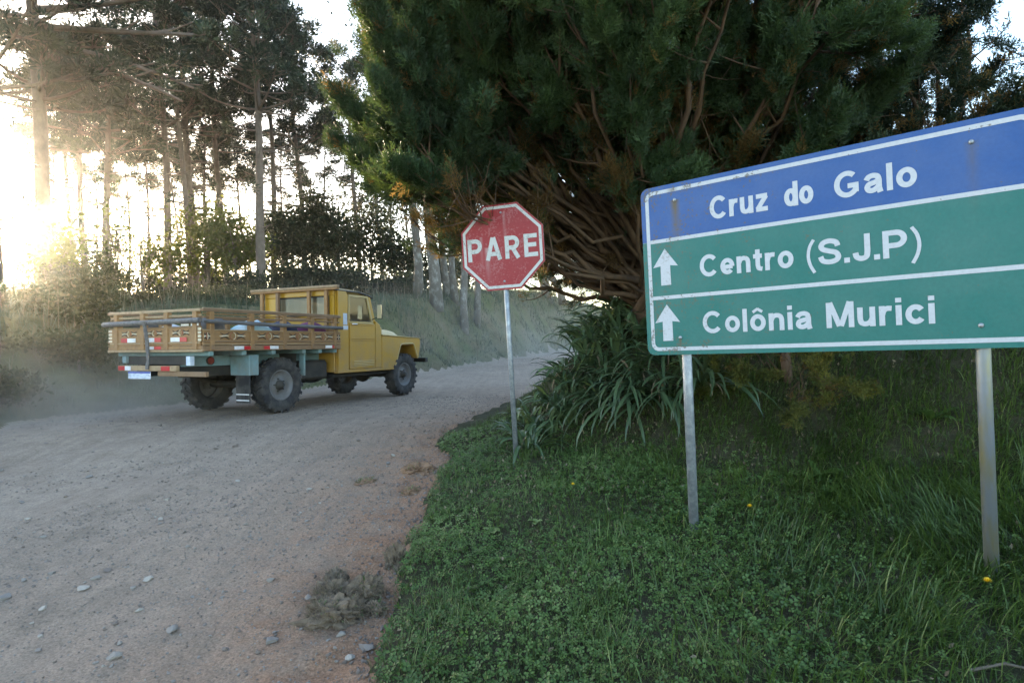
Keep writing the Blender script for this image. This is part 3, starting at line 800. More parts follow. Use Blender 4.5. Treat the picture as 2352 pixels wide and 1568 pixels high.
def bed_side(s):
    y0, y1 = (s * (HW - 0.035), s * HW) if s > 0 else (-HW, -HW + 0.035)
    o = s * HW
    side = tp('bed_side', box(XR + 0.02, XF, y0, y1, 0.985, 1.185, 0.004), 'wood')
    yo = o + s * 0.012                   # posts stand proud of the boards
    def b(name, x0, x1, a, c, z0, z1, m, bev=0.004):
        tp(name, box(x0, x1, min(a, c), max(a, c), z0, z1, bev), m, side)
    b('bottom_board', XR, XF, o - s * 0.03, o + s * 0.006, 0.915, 0.980, 'wood_brown')
    b('rail', XR, XF, o, o + s * 0.010, 1.022, 1.044, 'wood_brown')
    b('rail', XR, XF, o, o + s * 0.010, 0.990, 1.006, 'wood_pale')
    b('rail', XR, XF, o, o + s * 0.008, 1.168, 1.184, 'wood_pale')
    b('slat', XR + 0.02, XF, o - s * 0.03, o - s * 0.008, 1.325, 1.352, 'wood_brown')
    b('slat', XR + 0.02, XF, o - s * 0.03, o - s * 0.008, 1.372, 1.388, 'wood')
    b('top_rail', XR, XF, o - s * 0.035, o + s * 0.014, 1.405, 1.442, 'wood_brown')
    b('top_rail', XR + 0.02, XF - 0.01, o - s * 0.036, o + s * 0.006, 1.443, 1.453, 'wood_pale')
    xs = [-1.235, -0.62, -0.05, 0.50, 1.00]
    for x in xs:
        b('post', x - 0.032, x + 0.032, o - s * 0.06, yo, 0.918, 1.404, 'wood')
        b('post_foot', x - 0.02, x + 0.02, yo, yo + s * 0.01, 0.93, 0.99, 'wood_brown')
    V, Q, T = tube([(XR - 0.02, yo + s * 0.022, 1.285), (-0.3, yo + s * 0.024, 1.262), (XF + 0.01, yo + s * 0.022, 1.245)], [0.024, 0.027, 0.025], 8)
    tp('side_pole', np_mesh('side_pole', V, Q, T), 'bar', side)
    for i in range(4):
        c = (xs[i] + xs[i + 1]) / 2
        ornament(side, c, 'x', 0.215, 1.105, 0.062, (o, s))
    for x in (XR + 0.065, XF - 0.055):
        ornament(side, x, 'x', 0.05, 1.10, 0.06, (o, s))
    for (x, cols) in ((-0.91, 'wr'), (-0.43, 'rw'), (0.77, 'wr')):
        for j, cc in enumerate(cols):
            w0, w1 = (0.0, 0.150) if (cc == 'w') else (0.0, 0.105)
            x0 = x + (0 if j == 0 else (0.152 if cols[0] == 'w' else 0.107))
            b('reflector', x0, x0 + w1, o + s * 0.0065, o + s * 0.009, 0.928, 0.972, 'white_refl' if cc == 'w' else 'red_refl', 0)
bed_side(-1); bed_side(1)

def bed_end(x, sg, name, rich):
    """tailgate / headboard across the bed; sg: which way its outside faces"""
    o = x
    def b(nm, y0, y1, a, c, z0, z1, m, bev=0.004, par=None):
        return tp(nm, box(min(a, c), max(a, c), y0, y1, z0, z1, bev), m, par)
    g = tp(name, box(min(o, o - sg * 0.03), max(o, o - sg * 0.03), -HW + 0.04, HW - 0.04, 0.985, 1.225, 0.004), 'wood')
    b('bottom_board', -HW, HW, o - sg * 0.03, o + sg * 0.012, 0.905, 0.935, 'wood_pale', par=g)
    b('bottom_board', -HW + 0.02, HW - 0.02, o - sg * 0.028, o + sg * 0.004, 0.937, 0.982, 'wood', par=g)
    if not rich:
        b('top_rail', -HW + 0.04, HW - 0.04, o - sg * 0.03, o + sg * 0.012, 1.40, 1.435, 'wood_brown', par=g)
        return g
    b('rail', -HW + 0.04, HW - 0.04, o, o + sg * 0.010, 1.012, 1.030, 'wood_pale', par=g)
    b('rail', -HW + 0.04, HW - 0.04, o, o + sg * 0.008, 1.208, 1.226, 'wood_brown', par=g)
    b('top_rail', -HW + 0.03, HW - 0.03, o - sg * 0.03, o + sg * 0.014, 1.408, 1.443, 'wood_pale', par=g)
    b('slat', -HW + 0.04, HW - 0.04, o - sg * 0.03, o - sg * 0.008, 1.345, 1.372, 'wood_pale', par=g)
    for y in (0.74, 0.20, -0.26, -0.79):
        b('post', y - 0.038, y + 0.038, o - sg * 0.05, o + sg * 0.016, 0.936, 1.407, 'wood', par=g)
    V, Q, T = tube([(o + sg * 0.04, HW + 0.03, 1.280), (o + sg * 0.04, -HW - 0.01, 1.295)], 0.034, 8)
    tp('end_pole', np_mesh('end_pole', V, Q, T), 'bar', g)
    for y in (0.47, -0.03, -0.53):
        ornament(g, y, 'y', 0.17, 1.148, 0.046, (o, sg))
    for y0, y1 in ((0.83, 0.90), (-0.90, -0.84)):
        for k in range(4):
            b('carved_leaf', y0, y1, o, o + sg * 0.008, 1.04 + 0.045 * k, 1.07 + 0.045 * k, 'cream', par=g)
    for y, cols in ((0.63, 'rw'), (0.13, 'wr'), (-0.35, 'wr')):
        yy = y
        for cc in cols:
            w = 0.17 if cc == 'w' else 0.13
            b('reflector', yy - w, yy - 0.003, o + sg * 0.0105, o + sg * 0.013, 1.036, 1.090, 'white_refl' if cc == 'w' else 'red_refl', 0, par=g)
            yy -= w
    for yy, w, mm in ((0.13, 0.15, 'white_refl'), (-0.03, 0.13, 'red_refl')):
        b('reflector', yy - w, yy - 0.003, o + sg * 0.0045, o + sg * 0.007, 0.942, 0.980, mm, 0, par=g)
    for yy in (-0.62, -0.80):
        b('reflector', yy - 0.06, yy + 0.08, o + sg * 0.004, o + sg * 0.007, 1.232, 1.262, 'white_refl', 0, par=g)
    return g
tg = bed_end(XR, -1, 'tailgate', True)
bed_end(XF, 1, 'headboard', False)
# the strap that hangs down the middle of the tailgate
V, Q, T = tube([(XR - 0.085, 0.05, 1.30), (XR - 0.05, 0.045, 1.05), (XR - 0.04, 0.04, 0.80), (XR - 0.06, 0.04, 0.69)], 0.022, 6)
tp('tailgate_strap', np_mesh('tailgate_strap', V, Q, T), 'bar')
# rack behind the cab
for y in (0.76, 0.40, -0.29, -0.655):
    tp('rack_post', box(XF - 0.045, XF - 0.005, y - 0.032, y + 0.032, 0.957, 1.868, 0.004), 'wood_brown' if y == 0.40 else 'wood')
tp('rack_beam', box(XF - 0.055, XF + 0.005, -0.90, 1.0, 1.870, 1.905, 0.005), 'wood')
tp('rack_beam', box(XF - 0.060, XF + 0.010, -0.905, 1.005, 1.906, 1.945, 0.006), 'wood_pale')
# under the bed
tp('toolbox', box(-0.62, -0.58, -0.86, -0.50, 0.575, 0.853, 0.006), 'blue_metal')
tp('toolbox', box(-0.578, -0.46, -0.86, -0.60, 0.575, 0.853, 0.006), 'blue_metal')
mf = tp('mud_flap', box(-0.60, -0.585, -0.84, -0.58, 0.20, 0.573, 0.002), 'rubber')
for z in (0.23, 0.31):
    tp('flap_stripe', box(-0.606, -0.6005, -0.83, -0.59, z, z + 0.015, 0), 'white_refl', mf)
tp('bracket', box(0.44, 0.475, -0.80, -0.70, 0.52, 0.853, 0.004), 'blue_metal')
tp('bracket', box(0.28, 0.29, -0.80, -0.45, 0.55, 0.853, 0.004), 'dark_metal')
tp('rear_crossmember', box(-1.31, -1.26, -0.60, 0.62, 0.745, 0.852, 0.004), 'dark_metal')
tp('crossmember_end', box(-1.345, -1.28, -0.66, -0.585, 0.735, 0.853, 0.004), 'sticker')
tp('crossmember_end', box(-1.345, -1.28, 0.58, 0.66, 0.765, 0.853, 0.004), 'blue_metal')
tl = tp('tail_lamp', cyl((-0.92, -0.475, 0.785), (-0.92, -0.505, 0.785), 0.045, 16), 'lamp_red')
tp('lamp_ring', lathe([(0.046, -0.012), (0.055, -0.012), (0.055, 0.012), (0.046, 0.012)], 20), 'black', tl, loc=(-0.92, -0.49, 0.785))
bmp = tp('rear_bumper', box(-1.40, -1.35, -0.48, 0.66, 0.665, 0.735, 0.004), 'wood_pale')
tp('rear_bumper', box(-1.38, -1.33, -0.98, -0.10, 0.60, 0.662, 0.004), 'wood_brown')
for y0, y1, mm in ((0.52, 0.65, 'red_refl'), (0.40, 0.515, 'white_refl'), (-0.36, -0.20, 'red_refl')):
    tp('reflector', box(-1.404, -1.4005, y0, y1, 0.672, 0.728, 0), mm, bmp)
pl = tp('number_plate', box(-1.420, -1.4145, -0.02, 0.42, 0.565, 0.660, 0.001), 'plate', rot=(0, 0, 0))
tp('plate_band', box(-1.4225, -1.4205, -0.018, 0.418, 0.636, 0.658, 0), 'plate_blue', pl)

# ---- cab
CW = 0.80
cabx0 = 1.155
def mirrored(name, fn, mat, parent=trk):
    return [tp(name, fn(s), mat, parent) for s in (-1, 1)]
rear_low = tp('cab_back', box(cabx0, cabx0 + 0.03, -CW + 0.04, CW - 0.04, 0.53, 1.455, 0.01), 'paint')
tp('cab_back', box(cabx0, cabx0 + 0.03, -CW + 0.04, CW - 0.04, 1.785, 1.885, 0.01), 'paint')
for y0, y1 in ((-CW + 0.04, -0.665), (0.43, CW - 0.04)):
    tp('cab_back', box(cabx0, cabx0 + 0.03, y0, y1, 1.4555, 1.7845, 0.006), 'paint')
rw = tp('rear_window', box(cabx0 + 0.010, cabx0 + 0.016, -0.660, 0.425, 1.458, 1.783, 0), 'glass')
for (y0, y1, z0, z1) in ((-0.664, 0.429, 1.456, 1.476), (-0.664, 0.429, 1.762, 1.784), (-0.664, -0.640, 1.477, 1.761), (0.405, 0.429, 1.477, 1.761)):
    tp('window_seal', box(cabx0 - 0.006, cabx0 + 0.028, y0, y1, z0, z1, 0.003), 'black', rw)
for k in range(11):
    y = 0.35 - k * 0.093
    tp('curtain_tassel', box(cabx0 + 0.032, cabx0 + 0.040, y - 0.017, y + 0.017, 1.705, 1.763, 0.003), 'black', rw)
for s in (-1, 1):
    def yb(a, c): return (min(s * a, s * c), max(s * a, s * c))
    # rear corner pillar
    y0, y1 = yb(0.70, CW)
    tp('cab_corner', prism([(cabx0 + 0.032, 0.535), (1.485, 0.535), (1.485, 1.36), (1.46, 1.37), (1.475, 1.80), (1.42, 1.885), (cabx0 + 0.032, 1.885)], y0, y1, 'y', 0.022, segs=2), 'paint')
    if s < 0:
        tp('sticker', box(1.33, 1.43, -CW - 0.002, -CW - 0.0005, 1.31, 1.50, 0), 'sticker')
        tp('sticker', box(1.33, 1.45, -CW - 0.002, -CW - 0.0005, 1.23, 1.295, 0), 'sticker')
    # door
    dy0, dy1 = yb(0.745, CW + 0.004)
    door = tp('door', prism([(1.495, 0.565), (2.165, 0.565), (2.175, 1.345), (1.495, 1.345)], dy0, dy1, 'y', 0.010), 'paint')
    fy0, fy1 = yb(0.735, 0.775)
    for pts in ([(1.487, 1.347), (1.525, 1.347), (1.535, 1.80), (1.497, 1.80)], [(1.497, 1.785), (2.02, 1.785), (2.005, 1.825), (1.50, 1.825)],
                [(2.115, 1.347), (2.160, 1.347), (2.012, 1.822), (1.972, 1.786)], [(1.526, 1.347), (2.114, 1.347), (2.104, 1.380), (1.527, 1.380)]):
        tp('window_frame', prism(pts, fy0, fy1, 'y', 0.003), 'paint_top', door)
    gy0, gy1 = yb(0.748, 0.754)
    tp('window_pane', prism([(1.528, 1.382), (2.103, 1.382), (1.973, 1.784), (1.536, 1.784)], gy0, gy1, 'y', 0), 'glass', door)
    sy0, sy1 = yb(0.755, 0.779)
    tp('window_seal', prism([(1.53, 1.378), (2.10, 1.378), (2.097, 1.392), (1.53, 1.392)], sy0, sy1, 'y', 0), 'black', door)
    oy0, oy1 = yb(CW + 0.002, CW + 0.012)
    for z, h, mt in ((1.075, 0.014, 'paint'), (1.045, 0.010, 'paint'), (1.305, 0.012, 'paint'), (1.335, 0.014, 'paint_top')):
        tp('door_moulding', box(1.53, 2.14, oy0, oy1, z, z + h, 0.004), mt, door)
    for k in range(4):
        z = 0.610 + 0.027 * k
        tp('louvre', box(1.585, 2.135, oy0, oy1, z, z + 0.014, 0.005), 'paint_top', door)
    hy0, hy1 = yb(CW + 0.012, CW + 0.035)
    tp('door_handle', box(1.52, 1.66, hy0, hy1, 1.315, 1.333, 0.006), 'chrome', door)
    for z in (1.24, 0.68):
        tp('hinge', box(2.168, 2.20, *yb(0.79, CW + 0.014), z, z + 0.06, 0.005), 'paint', door)
    # sill and cowl side
    tp('sill', box(1.20, 2.74, *yb(0.70, CW + 0.008), 0.512, 0.562, 0.008), 'paint')
    tp('cowl_side', prism([(2.182, 0.565), (2.36, 0.565), (2.36, 1.20), (2.32, 1.335), (2.20, 1.40), (2.186, 1.345)], *yb(0.70, CW), 'y', 0.010), 'paint')
    # windscreen pillar
    tp('screen_pillar', prism([(2.165, 1.347), (2.235, 1.38), (2.085, 1.845), (2.020, 1.826)], *yb(0.66, 0.765), 'y', 0.008), 'paint')
    # fender
    fo = [(2.362, 0.545), (2.735, 0.545), (2.79, 0.62), (2.93, 0.935), (2.97, 0.965), (3.33, 0.975), (3.37, 0.95), (3.50, 0.70), (3.545, 0.70), (3.60, 0.90), (3.615, 1.06), (3.58, 1.095), (2.362, 1.140)]
    fd = tp('fender', prism(fo, *yb(0.44, CW + 0.008), 'y', 0.012), 'paint')
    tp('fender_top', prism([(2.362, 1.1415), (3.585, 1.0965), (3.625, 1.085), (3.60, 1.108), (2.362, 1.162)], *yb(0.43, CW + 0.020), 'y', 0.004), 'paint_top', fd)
    V, Q, T = tube([(2.742, s * (CW + 0.008), 0.56), (2.79, s * (CW + 0.01), 0.635), (2.922, s * (CW + 0.01), 0.95), (2.97, s * (CW + 0.01), 0.987), (3.33, s * (CW + 0.01), 0.997), (3.385, s * (CW + 0.01), 0.965), (3.51, s * (CW + 0.01), 0.71)], 0.013, 6)
    tp('arch_lip', np_mesh('arch_lip', V, Q, T), 'paint_top', fd)
    hl = tp('headlamp', cyl((3.60, s * 0.60, 0.93), (3.635, s * 0.60, 0.93), 0.085, 20), 'chrome')
    # mirror on its arm
    V, Q, T = tube([(2.13, s * 0.77, 1.42), (2.12, s * 0.90, 1.46), (2.10, s * 0.965, 1.53)], 0.008, 6)
    arm = tp('mirror_arm', np_mesh('mirror_arm', V, Q, T), 'black')
    mh = tp('side_mirror', box(2.085, 2.115, s * 0.965 - 0.055, s * 0.965 + 0.055, 1.425, 1.685, 0.012), 'black')
    tp('mirror_glass', box(2.0805, 2.0845, s * 0.965 - 0.047, s * 0.965 + 0.047, 1.435, 1.675, 0), 'mirror', mh)
# roof
bm = bmesh.new()
rows = []
for i, t in enumerate(np.linspace(0, 1, 9)):
    x = 1.135 + t * 0.985
    crown = 0.045 * (1 - (2 * t - 0.75) ** 2) - (0.075 * max(0, (t - 0.72) / 0.28) ** 1.5)
    row = []
    for u in np.linspace(-1, 1, 13):
        y = 0.765 * u
        z = 1.890 + (crown + 0.030) * (1 - abs(u) ** 4) - 0.012 * abs(u) ** 8
        row.append(bm.verts.new((x, y, z)))
    rows.append(row)
for a, b_ in zip(rows, rows[1:]):
    for k in range(12): bm.faces.new((a[k], b_[k], b_[k + 1], a[k + 1]))
g = bmesh.ops.solidify(bm, geom=bm.faces[:], thickness=0.028)
bmesh.ops.recalc_face_normals(bm, faces=bm.faces[:])
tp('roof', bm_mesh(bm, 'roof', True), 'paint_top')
for s in (-1, 1):
    V, Q, T = tube([(1.15, s * 0.772, 1.872), (1.75, s * 0.775, 1.872), (1.98, s * 0.772, 1.846), (2.10, s * 0.765, 1.815)], 0.014, 6)
    tp('rain_gutter', np_mesh('rain_gutter', V, Q, T), 'paint_top' if s > 0 else 'black')
tp('screen_header', prism([(2.00, 1.83), (2.09, 1.80), (2.105, 1.835), (2.02, 1.872)], -0.655, 0.655, 'y', 0.004), 'paint_top')
tp('sun_visor', prism([(2.06, 1.852), (2.22, 1.795), (2.222, 1.805), (2.07, 1.872)], -0.74, 0.74, 'y', 0.003), 'black')
tp('windscreen', prism([(2.175, 1.36), (2.182, 1.363), (2.045, 1.815), (2.038, 1.812)], -0.655, 0.655, 'y', 0), 'glass')
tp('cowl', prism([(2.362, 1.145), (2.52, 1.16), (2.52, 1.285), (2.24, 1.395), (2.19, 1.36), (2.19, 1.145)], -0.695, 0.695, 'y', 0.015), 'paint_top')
tp('dashboard', box(2.02, 2.185, -0.69, 0.69, 1.18, 1.35, 0.02), 'black')
tp('bench_seat', box(1.25, 1.42, -0.66, 0.66, 0.90, 1.42, 0.05), 'seat')
tp('bench_seat', box(1.30, 1.85, -0.66, 0.66, 0.78, 0.92, 0.05), 'seat')
tp('cab_floor', box(1.19, 2.36, -0.70, 0.70, 0.53, 0.57, 0.005), 'dark_metal')
V, Q, T = tube([(1.93 + 0.06 * math.cos(a), 0.35 + 0.19 * math.sin(a), 1.36 + 0.18 * math.cos(a)) for a in np.linspace(0, 2 * math.pi, 22)], 0.013, 6)
tp('steering_wheel', np_mesh('steering_wheel', V, Q, T), 'black')
# bonnet
bm = bmesh.new(); rows = []
for t in np.linspace(0, 1, 9):
    x = 2.525 + t * 1.03
    hw = 0.43 - 0.05 * t; zt = 1.292 - 0.045 * t - 0.11 * max(0, (t - 0.80) / 0.20) ** 2; zb = 1.13 - 0.03 * t
    row = []
    for u in np.linspace(-1, 1, 15):
        e = abs(u) ** 5
        row.append(bm.verts.new((x, hw * np.sign(u) * min(1, abs(u) * 1.06), zt - (zt - zb) * e + 0.018 * (1 - u * u))))
    rows.append(row)
for a, b_ in zip(rows, rows[1:]):
    for k in range(14): bm.faces.new((a[k], b_[k], b_[k + 1], a[k + 1]))
bm.faces.new(rows[-1]); bm.faces.new(rows[0][::-1])
bmesh.ops.recalc_face_normals(bm, faces=bm.faces[:])
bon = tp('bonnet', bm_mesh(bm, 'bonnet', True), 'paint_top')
tp('bonnet_emblem', box(3.20, 3.50, -0.428, -0.4265, 1.112, 1.127, 0), 'sticker', bon)
grl = tp('grille', box(3.555, 3.60, -0.43, 0.43, 0.70, 1.10, 0.015), 'paint')
for k in range(7):
    tp('grille_slot', box(3.6005, 3.606, -0.36 + k * 0.11, -0.30 + k * 0.11, 0.76, 1.03, 0), 'black', grl)
tp('front_bumper', box(3.80, 3.90, -0.80, 0.80, 0.615, 0.705, 0.008), 'black')
for s in (-1, 1):
    tp('bumper_arm', box(3.56, 3.80, s * 0.40 - 0.03, s * 0.40 + 0.03, 0.62, 0.69, 0.005), 'black')

# load lying in the bed: each bundle a thing of its own
TM = trk.matrix_basis.copy()
def lump(name, c, size, mat, label, cat, seed):
    bm = bmesh.new(); bmesh.ops.create_icosphere(bm, subdivisions=3, radius=1.0)
    for v in bm.verts:
        d = v.co.copy()
        k = 1 + 0.5 * float(fbm(np.array([d.x * 1.3 + seed]), np.array([d.y * 1.3 + d.z]), 1.2, seed, 3)[0])
        z = d.z * k; z = max(z, -0.55)
        v.co = Vector((math.copysign(abs(d.x) ** 0.75, d.x) * k * size[0], math.copysign(abs(d.y) ** 0.75, d.y) * k * size[1], z * size[2] + 0.55 * size[2]))
    o = obj(name, bm_mesh(bm, name, True), mat)
    o.matrix_world = TM @ Matrix.Translation(c)
    tag(o, label, cat, 'bundles lying in the truck bed')
c_lb = worn('pale_blue_cloth', (0.35, 0.55, 0.62), (0.60, 0.66, 0.70), 5, 0.85)
c_nv = worn('navy_cloth', (0.03, 0.035, 0.075), (0.06, 0.06, 0.1), 5, 0.85)
c_pu = worn('purple_cloth', (0.15, 0.035, 0.10), (0.08, 0.02, 0.06), 5, 0.85)
c_wh = worn('white_sacking', (0.62, 0.63, 0.66), (0.45, 0.45, 0.47), 5, 0.85)
c_gr = worn('grey_sacking', (0.13, 0.13, 0.13), (0.2, 0.19, 0.18), 5, 0.85)
lump('cloth_bundle', (-0.42, -0.66, 0.957), (0.30, 0.17, 0.23), c_lb, 'pale blue cloth bundle beside the second post of the truck bed', 'bundle', 1)
lump('cloth_bundle', (0.18, -0.66, 0.957), (0.24, 0.17, 0.225), c_nv, 'navy cloth bundle in the middle of the truck bed', 'bundle', 2)
lump('cloth_bundle', (0.76, -0.64, 0.957), (0.27, 0.19, 0.235), c_pu, 'purple cloth bundle behind the cab in the truck bed', 'bundle', 3)
lump('sack', (-1.02, -0.62, 0.957), (0.22, 0.18, 0.235), c_gr, 'grey sack in the tailgate corner of the truck bed', 'sack', 4)
lump('sack', (-1.08, -0.10, 0.957), (0.18, 0.26, 0.20), c_wh, 'white sack just inside the tailgate of the truck', 'sack', 5)

# ------------------------------------------------------------------ vegetation
def unit(v): return v / (np.linalg.norm(v, axis=-1, keepdims=True) + 1e-9)
def frames(d, rng, roll=True):
    """matrices whose z column is d, turned about it at random"""
    d = unit(d); n = len(d)
    ref = unit(rng.normal(size=(n, 3))) if roll else np.tile([[0, 0, 1.0]], (n, 1))
    a = unit(np.cross(ref, d)); b = np.cross(d, a)
    return np.stack([a, b, d], -1)
def pixx(px, py, Y): return Y * (0.99905 * (px - 1176) / 1350 + 0.0436 * (784 - py) / 1350)

M['leaf_cyp'] = leafmat('cypress_leaf', (0.010, 0.020, 0.010), (0.030, 0.060, 0.024), (0.080, 0.130, 0.042), rough=0.55, trans=0.28, tcol=(0.15, 0.21, 0.035), spec=0.3, inst=True)
M['leaf_cyp_dry'] = leafmat('cypress_dry_leaf', (0.085, 0.048, 0.020), (0.13, 0.080, 0.030), (0.085, 0.085, 0.028), trans=0.5, tcol=(0.34, 0.20, 0.05), inst=True)  # dry fronds, with the low sun's gold put into their translucent tint
M['leaf_yew'] = leafmat('needle_leaf', (0.012, 0.022, 0.014), (0.025, 0.042, 0.022), (0.045, 0.055, 0.022), trans=0.22, inst=True)
M['leaf_gold'] = leafmat('golden_leaf', (0.035, 0.050, 0.015), (0.10, 0.105, 0.022), (0.19, 0.17, 0.03), trans=0.3, inst=True)
M['leaf_ara'] = leafmat('araucaria_needle', (0.014, 0.024, 0.016), (0.026, 0.042, 0.025), (0.045, 0.060, 0.030), trans=0.12, rough=0.5)
M['leaf_wood'] = leafmat('woodland_leaf', (0.030, 0.048, 0.016), (0.055, 0.075, 0.022), (0.11, 0.11, 0.03), trans=0.4, tcol=(0.20, 0.20, 0.03))
M['leaf_dark'] = leafmat('dark_woodland_leaf', (0.020, 0.026, 0.014), (0.034, 0.042, 0.020), (0.06, 0.058, 0.025), trans=0.3)
M['leaf_shrub'] = leafmat('shrub_leaf', (0.035, 0.042, 0.018), (0.065, 0.068, 0.028), (0.12, 0.10, 0.05), trans=0.35)
M['leaf_aga'] = leafmat('strap_leaf', (0.036, 0.068, 0.032), (0.095, 0.145, 0.070), (0.20, 0.24, 0.07), rough=0.32, trans=0.25, spec=0.5)
M['grass'] = leafmat('grass_blade', (0.022, 0.044, 0.009), (0.078, 0.130, 0.026), (0.22, 0.26, 0.085), rough=0.42, trans=0.3, spec=0.42)
M['clover'] = leafmat('clover_leaf', (0.034, 0.066, 0.014), (0.092, 0.156, 0.036), (0.21, 0.27, 0.10), rough=0.45, trans=0.3, spec=0.38)
M['weed'] = leafmat('bank_weed', (0.038, 0.056, 0.032), (0.080, 0.098, 0.058), (0.165, 0.160, 0.115), rough=0.6, trans=0.3)
M['dry'] = leafmat('dry_root', (0.10, 0.075, 0.05), (0.18, 0.14, 0.09), (0.26, 0.21, 0.15), rough=0.8, trans=0.1)

# --- araucaria -------------------------------------------------------
def tuft_tpl(rng, n=72):
    """rounded pompom of stiff needles"""
    V, Q = [], []
    d = unit(rng.normal(size=(n, 3))); d[:, 2] = d[:, 2] * 0.8 + 0.15; d = unit(d)
    for i in range(n):
        a = unit(np.cross(d[i], rng.normal(size=3))); dd = unit(d[i] + rng.normal(size=3) * 0.35 + np.array([0, 0, 0.25]))
        p = d[i] * rng.uniform(0.15, 0.62); L = rng.uniform(0.38, 0.62); w = 0.064
        k = len(V)
        V += [p, p + dd * 0.5 * L + a * w, p + dd * L, p + dd * 0.5 * L - a * w]
        Q.append((k, k + 1, k + 2, k + 3))
    return np.array(V), np.array(Q)
_tr = np.random.default_rng(5)
TUFTS = [tuft_tpl(_tr) for _ in range(3)]

def araucaria(label, base, h, lo, rad, r0, seed, nbr=34, tuft=0.46, dead=12, lean=0.0, deadlen=1.6, per=5, limbs=()):
    rng = np.random.default_rng(seed)
    x, y = base; z = gz(x, y) - 0.1
    root = empty('araucaria_tree', (x, y, z))
    tag(root, label, 'tree', 'tall araucaria trees on the far bank')
    top = h - z
    ax = lambda t: np.array([lean * t * top + 0.12 * math.sin(t * 5 + seed), 0.12 * math.cos(t * 4 + seed), t * top])
    ts = np.linspace(0, 1, 14)
    V, Q, T = tube([ax(t) for t in ts], [r0 * (1.18 if t == 0 else 1 - 0.62 * t) for t in ts], 9)
    obj('trunk', np_mesh('trunk', V, Q, T, M['bark_araucaria'], True), None, root)
    br = Acc(); cr = Acc()
    tp_, td, tsz = [], [], []
    f0 = (lo - z) / top
    for i in range(nbr):
        nt_ = max(4, nbr // 6); t = f0 + (1 - f0) * (int(i / nbr * nt_) + 0.1 + rng.normal() * 0.10) / (nt_ - 0.6)
        t = min(t, 0.995)
        u = min(1, max(0, (t - f0) / (1 - f0)))
        L = rad * (1.0 - 0.55 * u ** 1.6) * rng.uniform(0.72, 1.08)
        az = i * 2.399 + rng.uniform(-0.4, 0.4)
        o = np.array([math.cos(az), math.sin(az), 0])
        p0 = ax(t)
        el0 = rng.uniform(-0.10, 0.18) + 0.35 * u
        p1 = p0 + o * L * 0.60 + np.array([0, 0, L * 0.6 * math.tan(el0)])
        p2 = p0 + o * L + np.array([0, 0, L * (math.tan(el0) * 0.8 + rng.uniform(0.10, 0.38))])
        P = bez(p0, p1, p2, 7)
        rb = r0 * (0.26 if rad < 3.5 else 0.30) * (1 - 0.4 * u)
        br.add(*tube(P, np.linspace(rb, rb * 0.35, 7), 5, False))
        for k in range(per):
            w = rng.uniform(0.66, 1.0) if k else 1.0
            q = P[min(6, int(w * 6))] + rng.normal(size=3) * 0.05
            s = np.array([-o[1], o[0], 0]) * rng.uniform(-1, 1) * L * 0.28 + o * rng.uniform(0, 0.18) * L + np.array([0, 0, rng.uniform(0.12, 0.5)])
            if k == 0: s = o * 0.1 + np.array([0, 0, 0.15])
            e = q + s
            br.add(*tube(bez(q, q + s * 0.5 - np.array([0, 0, 0.06]), e, 4), [rb * 0.35, rb * 0.3, rb * 0.25, rb * 0.2], 4, False))
            tp_.append(e); td.append(s + np.array([0, 0, 0.25])); tsz.append(tuft * rng.uniform(0.75, 1.2))
    for i in range(int(nbr * 0.3)):           # top of the crown
        a = rng.uniform(0, 6.28); rr = rad * 0.42 * math.sqrt(rng.uniform(0, 1))
        tp_.append(ax(1.0) + np.array([rr * math.cos(a), rr * math.sin(a), rng.uniform(-0.9, 0.25)])); td.append(np.array([0, 0, 1.0]) + 0.4 * rng.normal(size=3)); tsz.append(tuft * rng.uniform(0.8, 1.2))
    for (az, zl, L, rise) in limbs:           # long bare limbs
        o = np.array([math.cos(az), math.sin(az), 0]); p0 = ax((zl - z) / top)
        P = bez(p0, p0 + o * L * 0.5 - np.array([0, 0, 0.25]), p0 + o * L + np.array([0, 0, rise]), 9)
        br.add(*tube(P, np.linspace(0.11, 0.04, 9), 6, False))
        for k in range(4):
            q = P[rng.integers(4, 9)]; e = q + o * rng.uniform(0.4, 1.1) + np.array([0, rng.uniform(-0.5, 0.5), rng.uniform(-0.1, 0.5)])
            br.add(*tube(bez(q, (q + e) / 2 - np.array([0, 0, 0.08]), e, 5), np.linspace(0.04, 0.018, 5), 4, False))
            if k < 3: tp_.append(e); td.append(np.array([0, 0, 1.0])); tsz.append(tuft * rng.uniform(0.7, 1.0))
    for i in range(dead * 2):                     # bare branches left below the crown
        t = rng.uniform(0.30, 1.0) * f0; az = rng.uniform(0, 6.28); L = rng.uniform(0.4, 1.0) * deadlen
        o = np.array([math.cos(az), math.sin(az), rng.uniform(-0.16, 0.1)])
        p0 = ax(t)
        br.add(*tube(bez(p0, p0 + o * L * 0.5 - np.array([0, 0, 0.05]), p0 + o * L + np.array([0, 0, rng.uniform(-0.1, 0.18)]), 5), np.linspace(0.042, 0.016, 5), 4, False))
        if rng.random() < 0.30:
            tp_.append(p0 + o * L + np.array([0, 0, 0.1])); td.append(o + np.array([0, 0, 0.4])); tsz.append(tuft * rng.uniform(0.5, 0.9))
    b = obj('branches', br.mesh('branches', M['bark_araucaria'], True), None, root); tag(b, kind='stuff')
    tp_, td, tsz = np.array(tp_), np.array(td), np.array(tsz)
    Mx = frames(td, rng) * tsz[:, None, None]
    ch = rng.integers(0, 3, len(tp_))
    for c in range(3):
        s = ch == c
        if s.any():
            V, Q, T, A = stamp(TUFTS[c][0], TUFTS[c][1], None, Mx[s], tp_[s], rng.random(s.sum()))
            cr.add(V, Q, T, A)
    c = obj('crown', cr.mesh('crown', M['leaf_ara']), None, root); tag(c, kind='stuff')
    return root

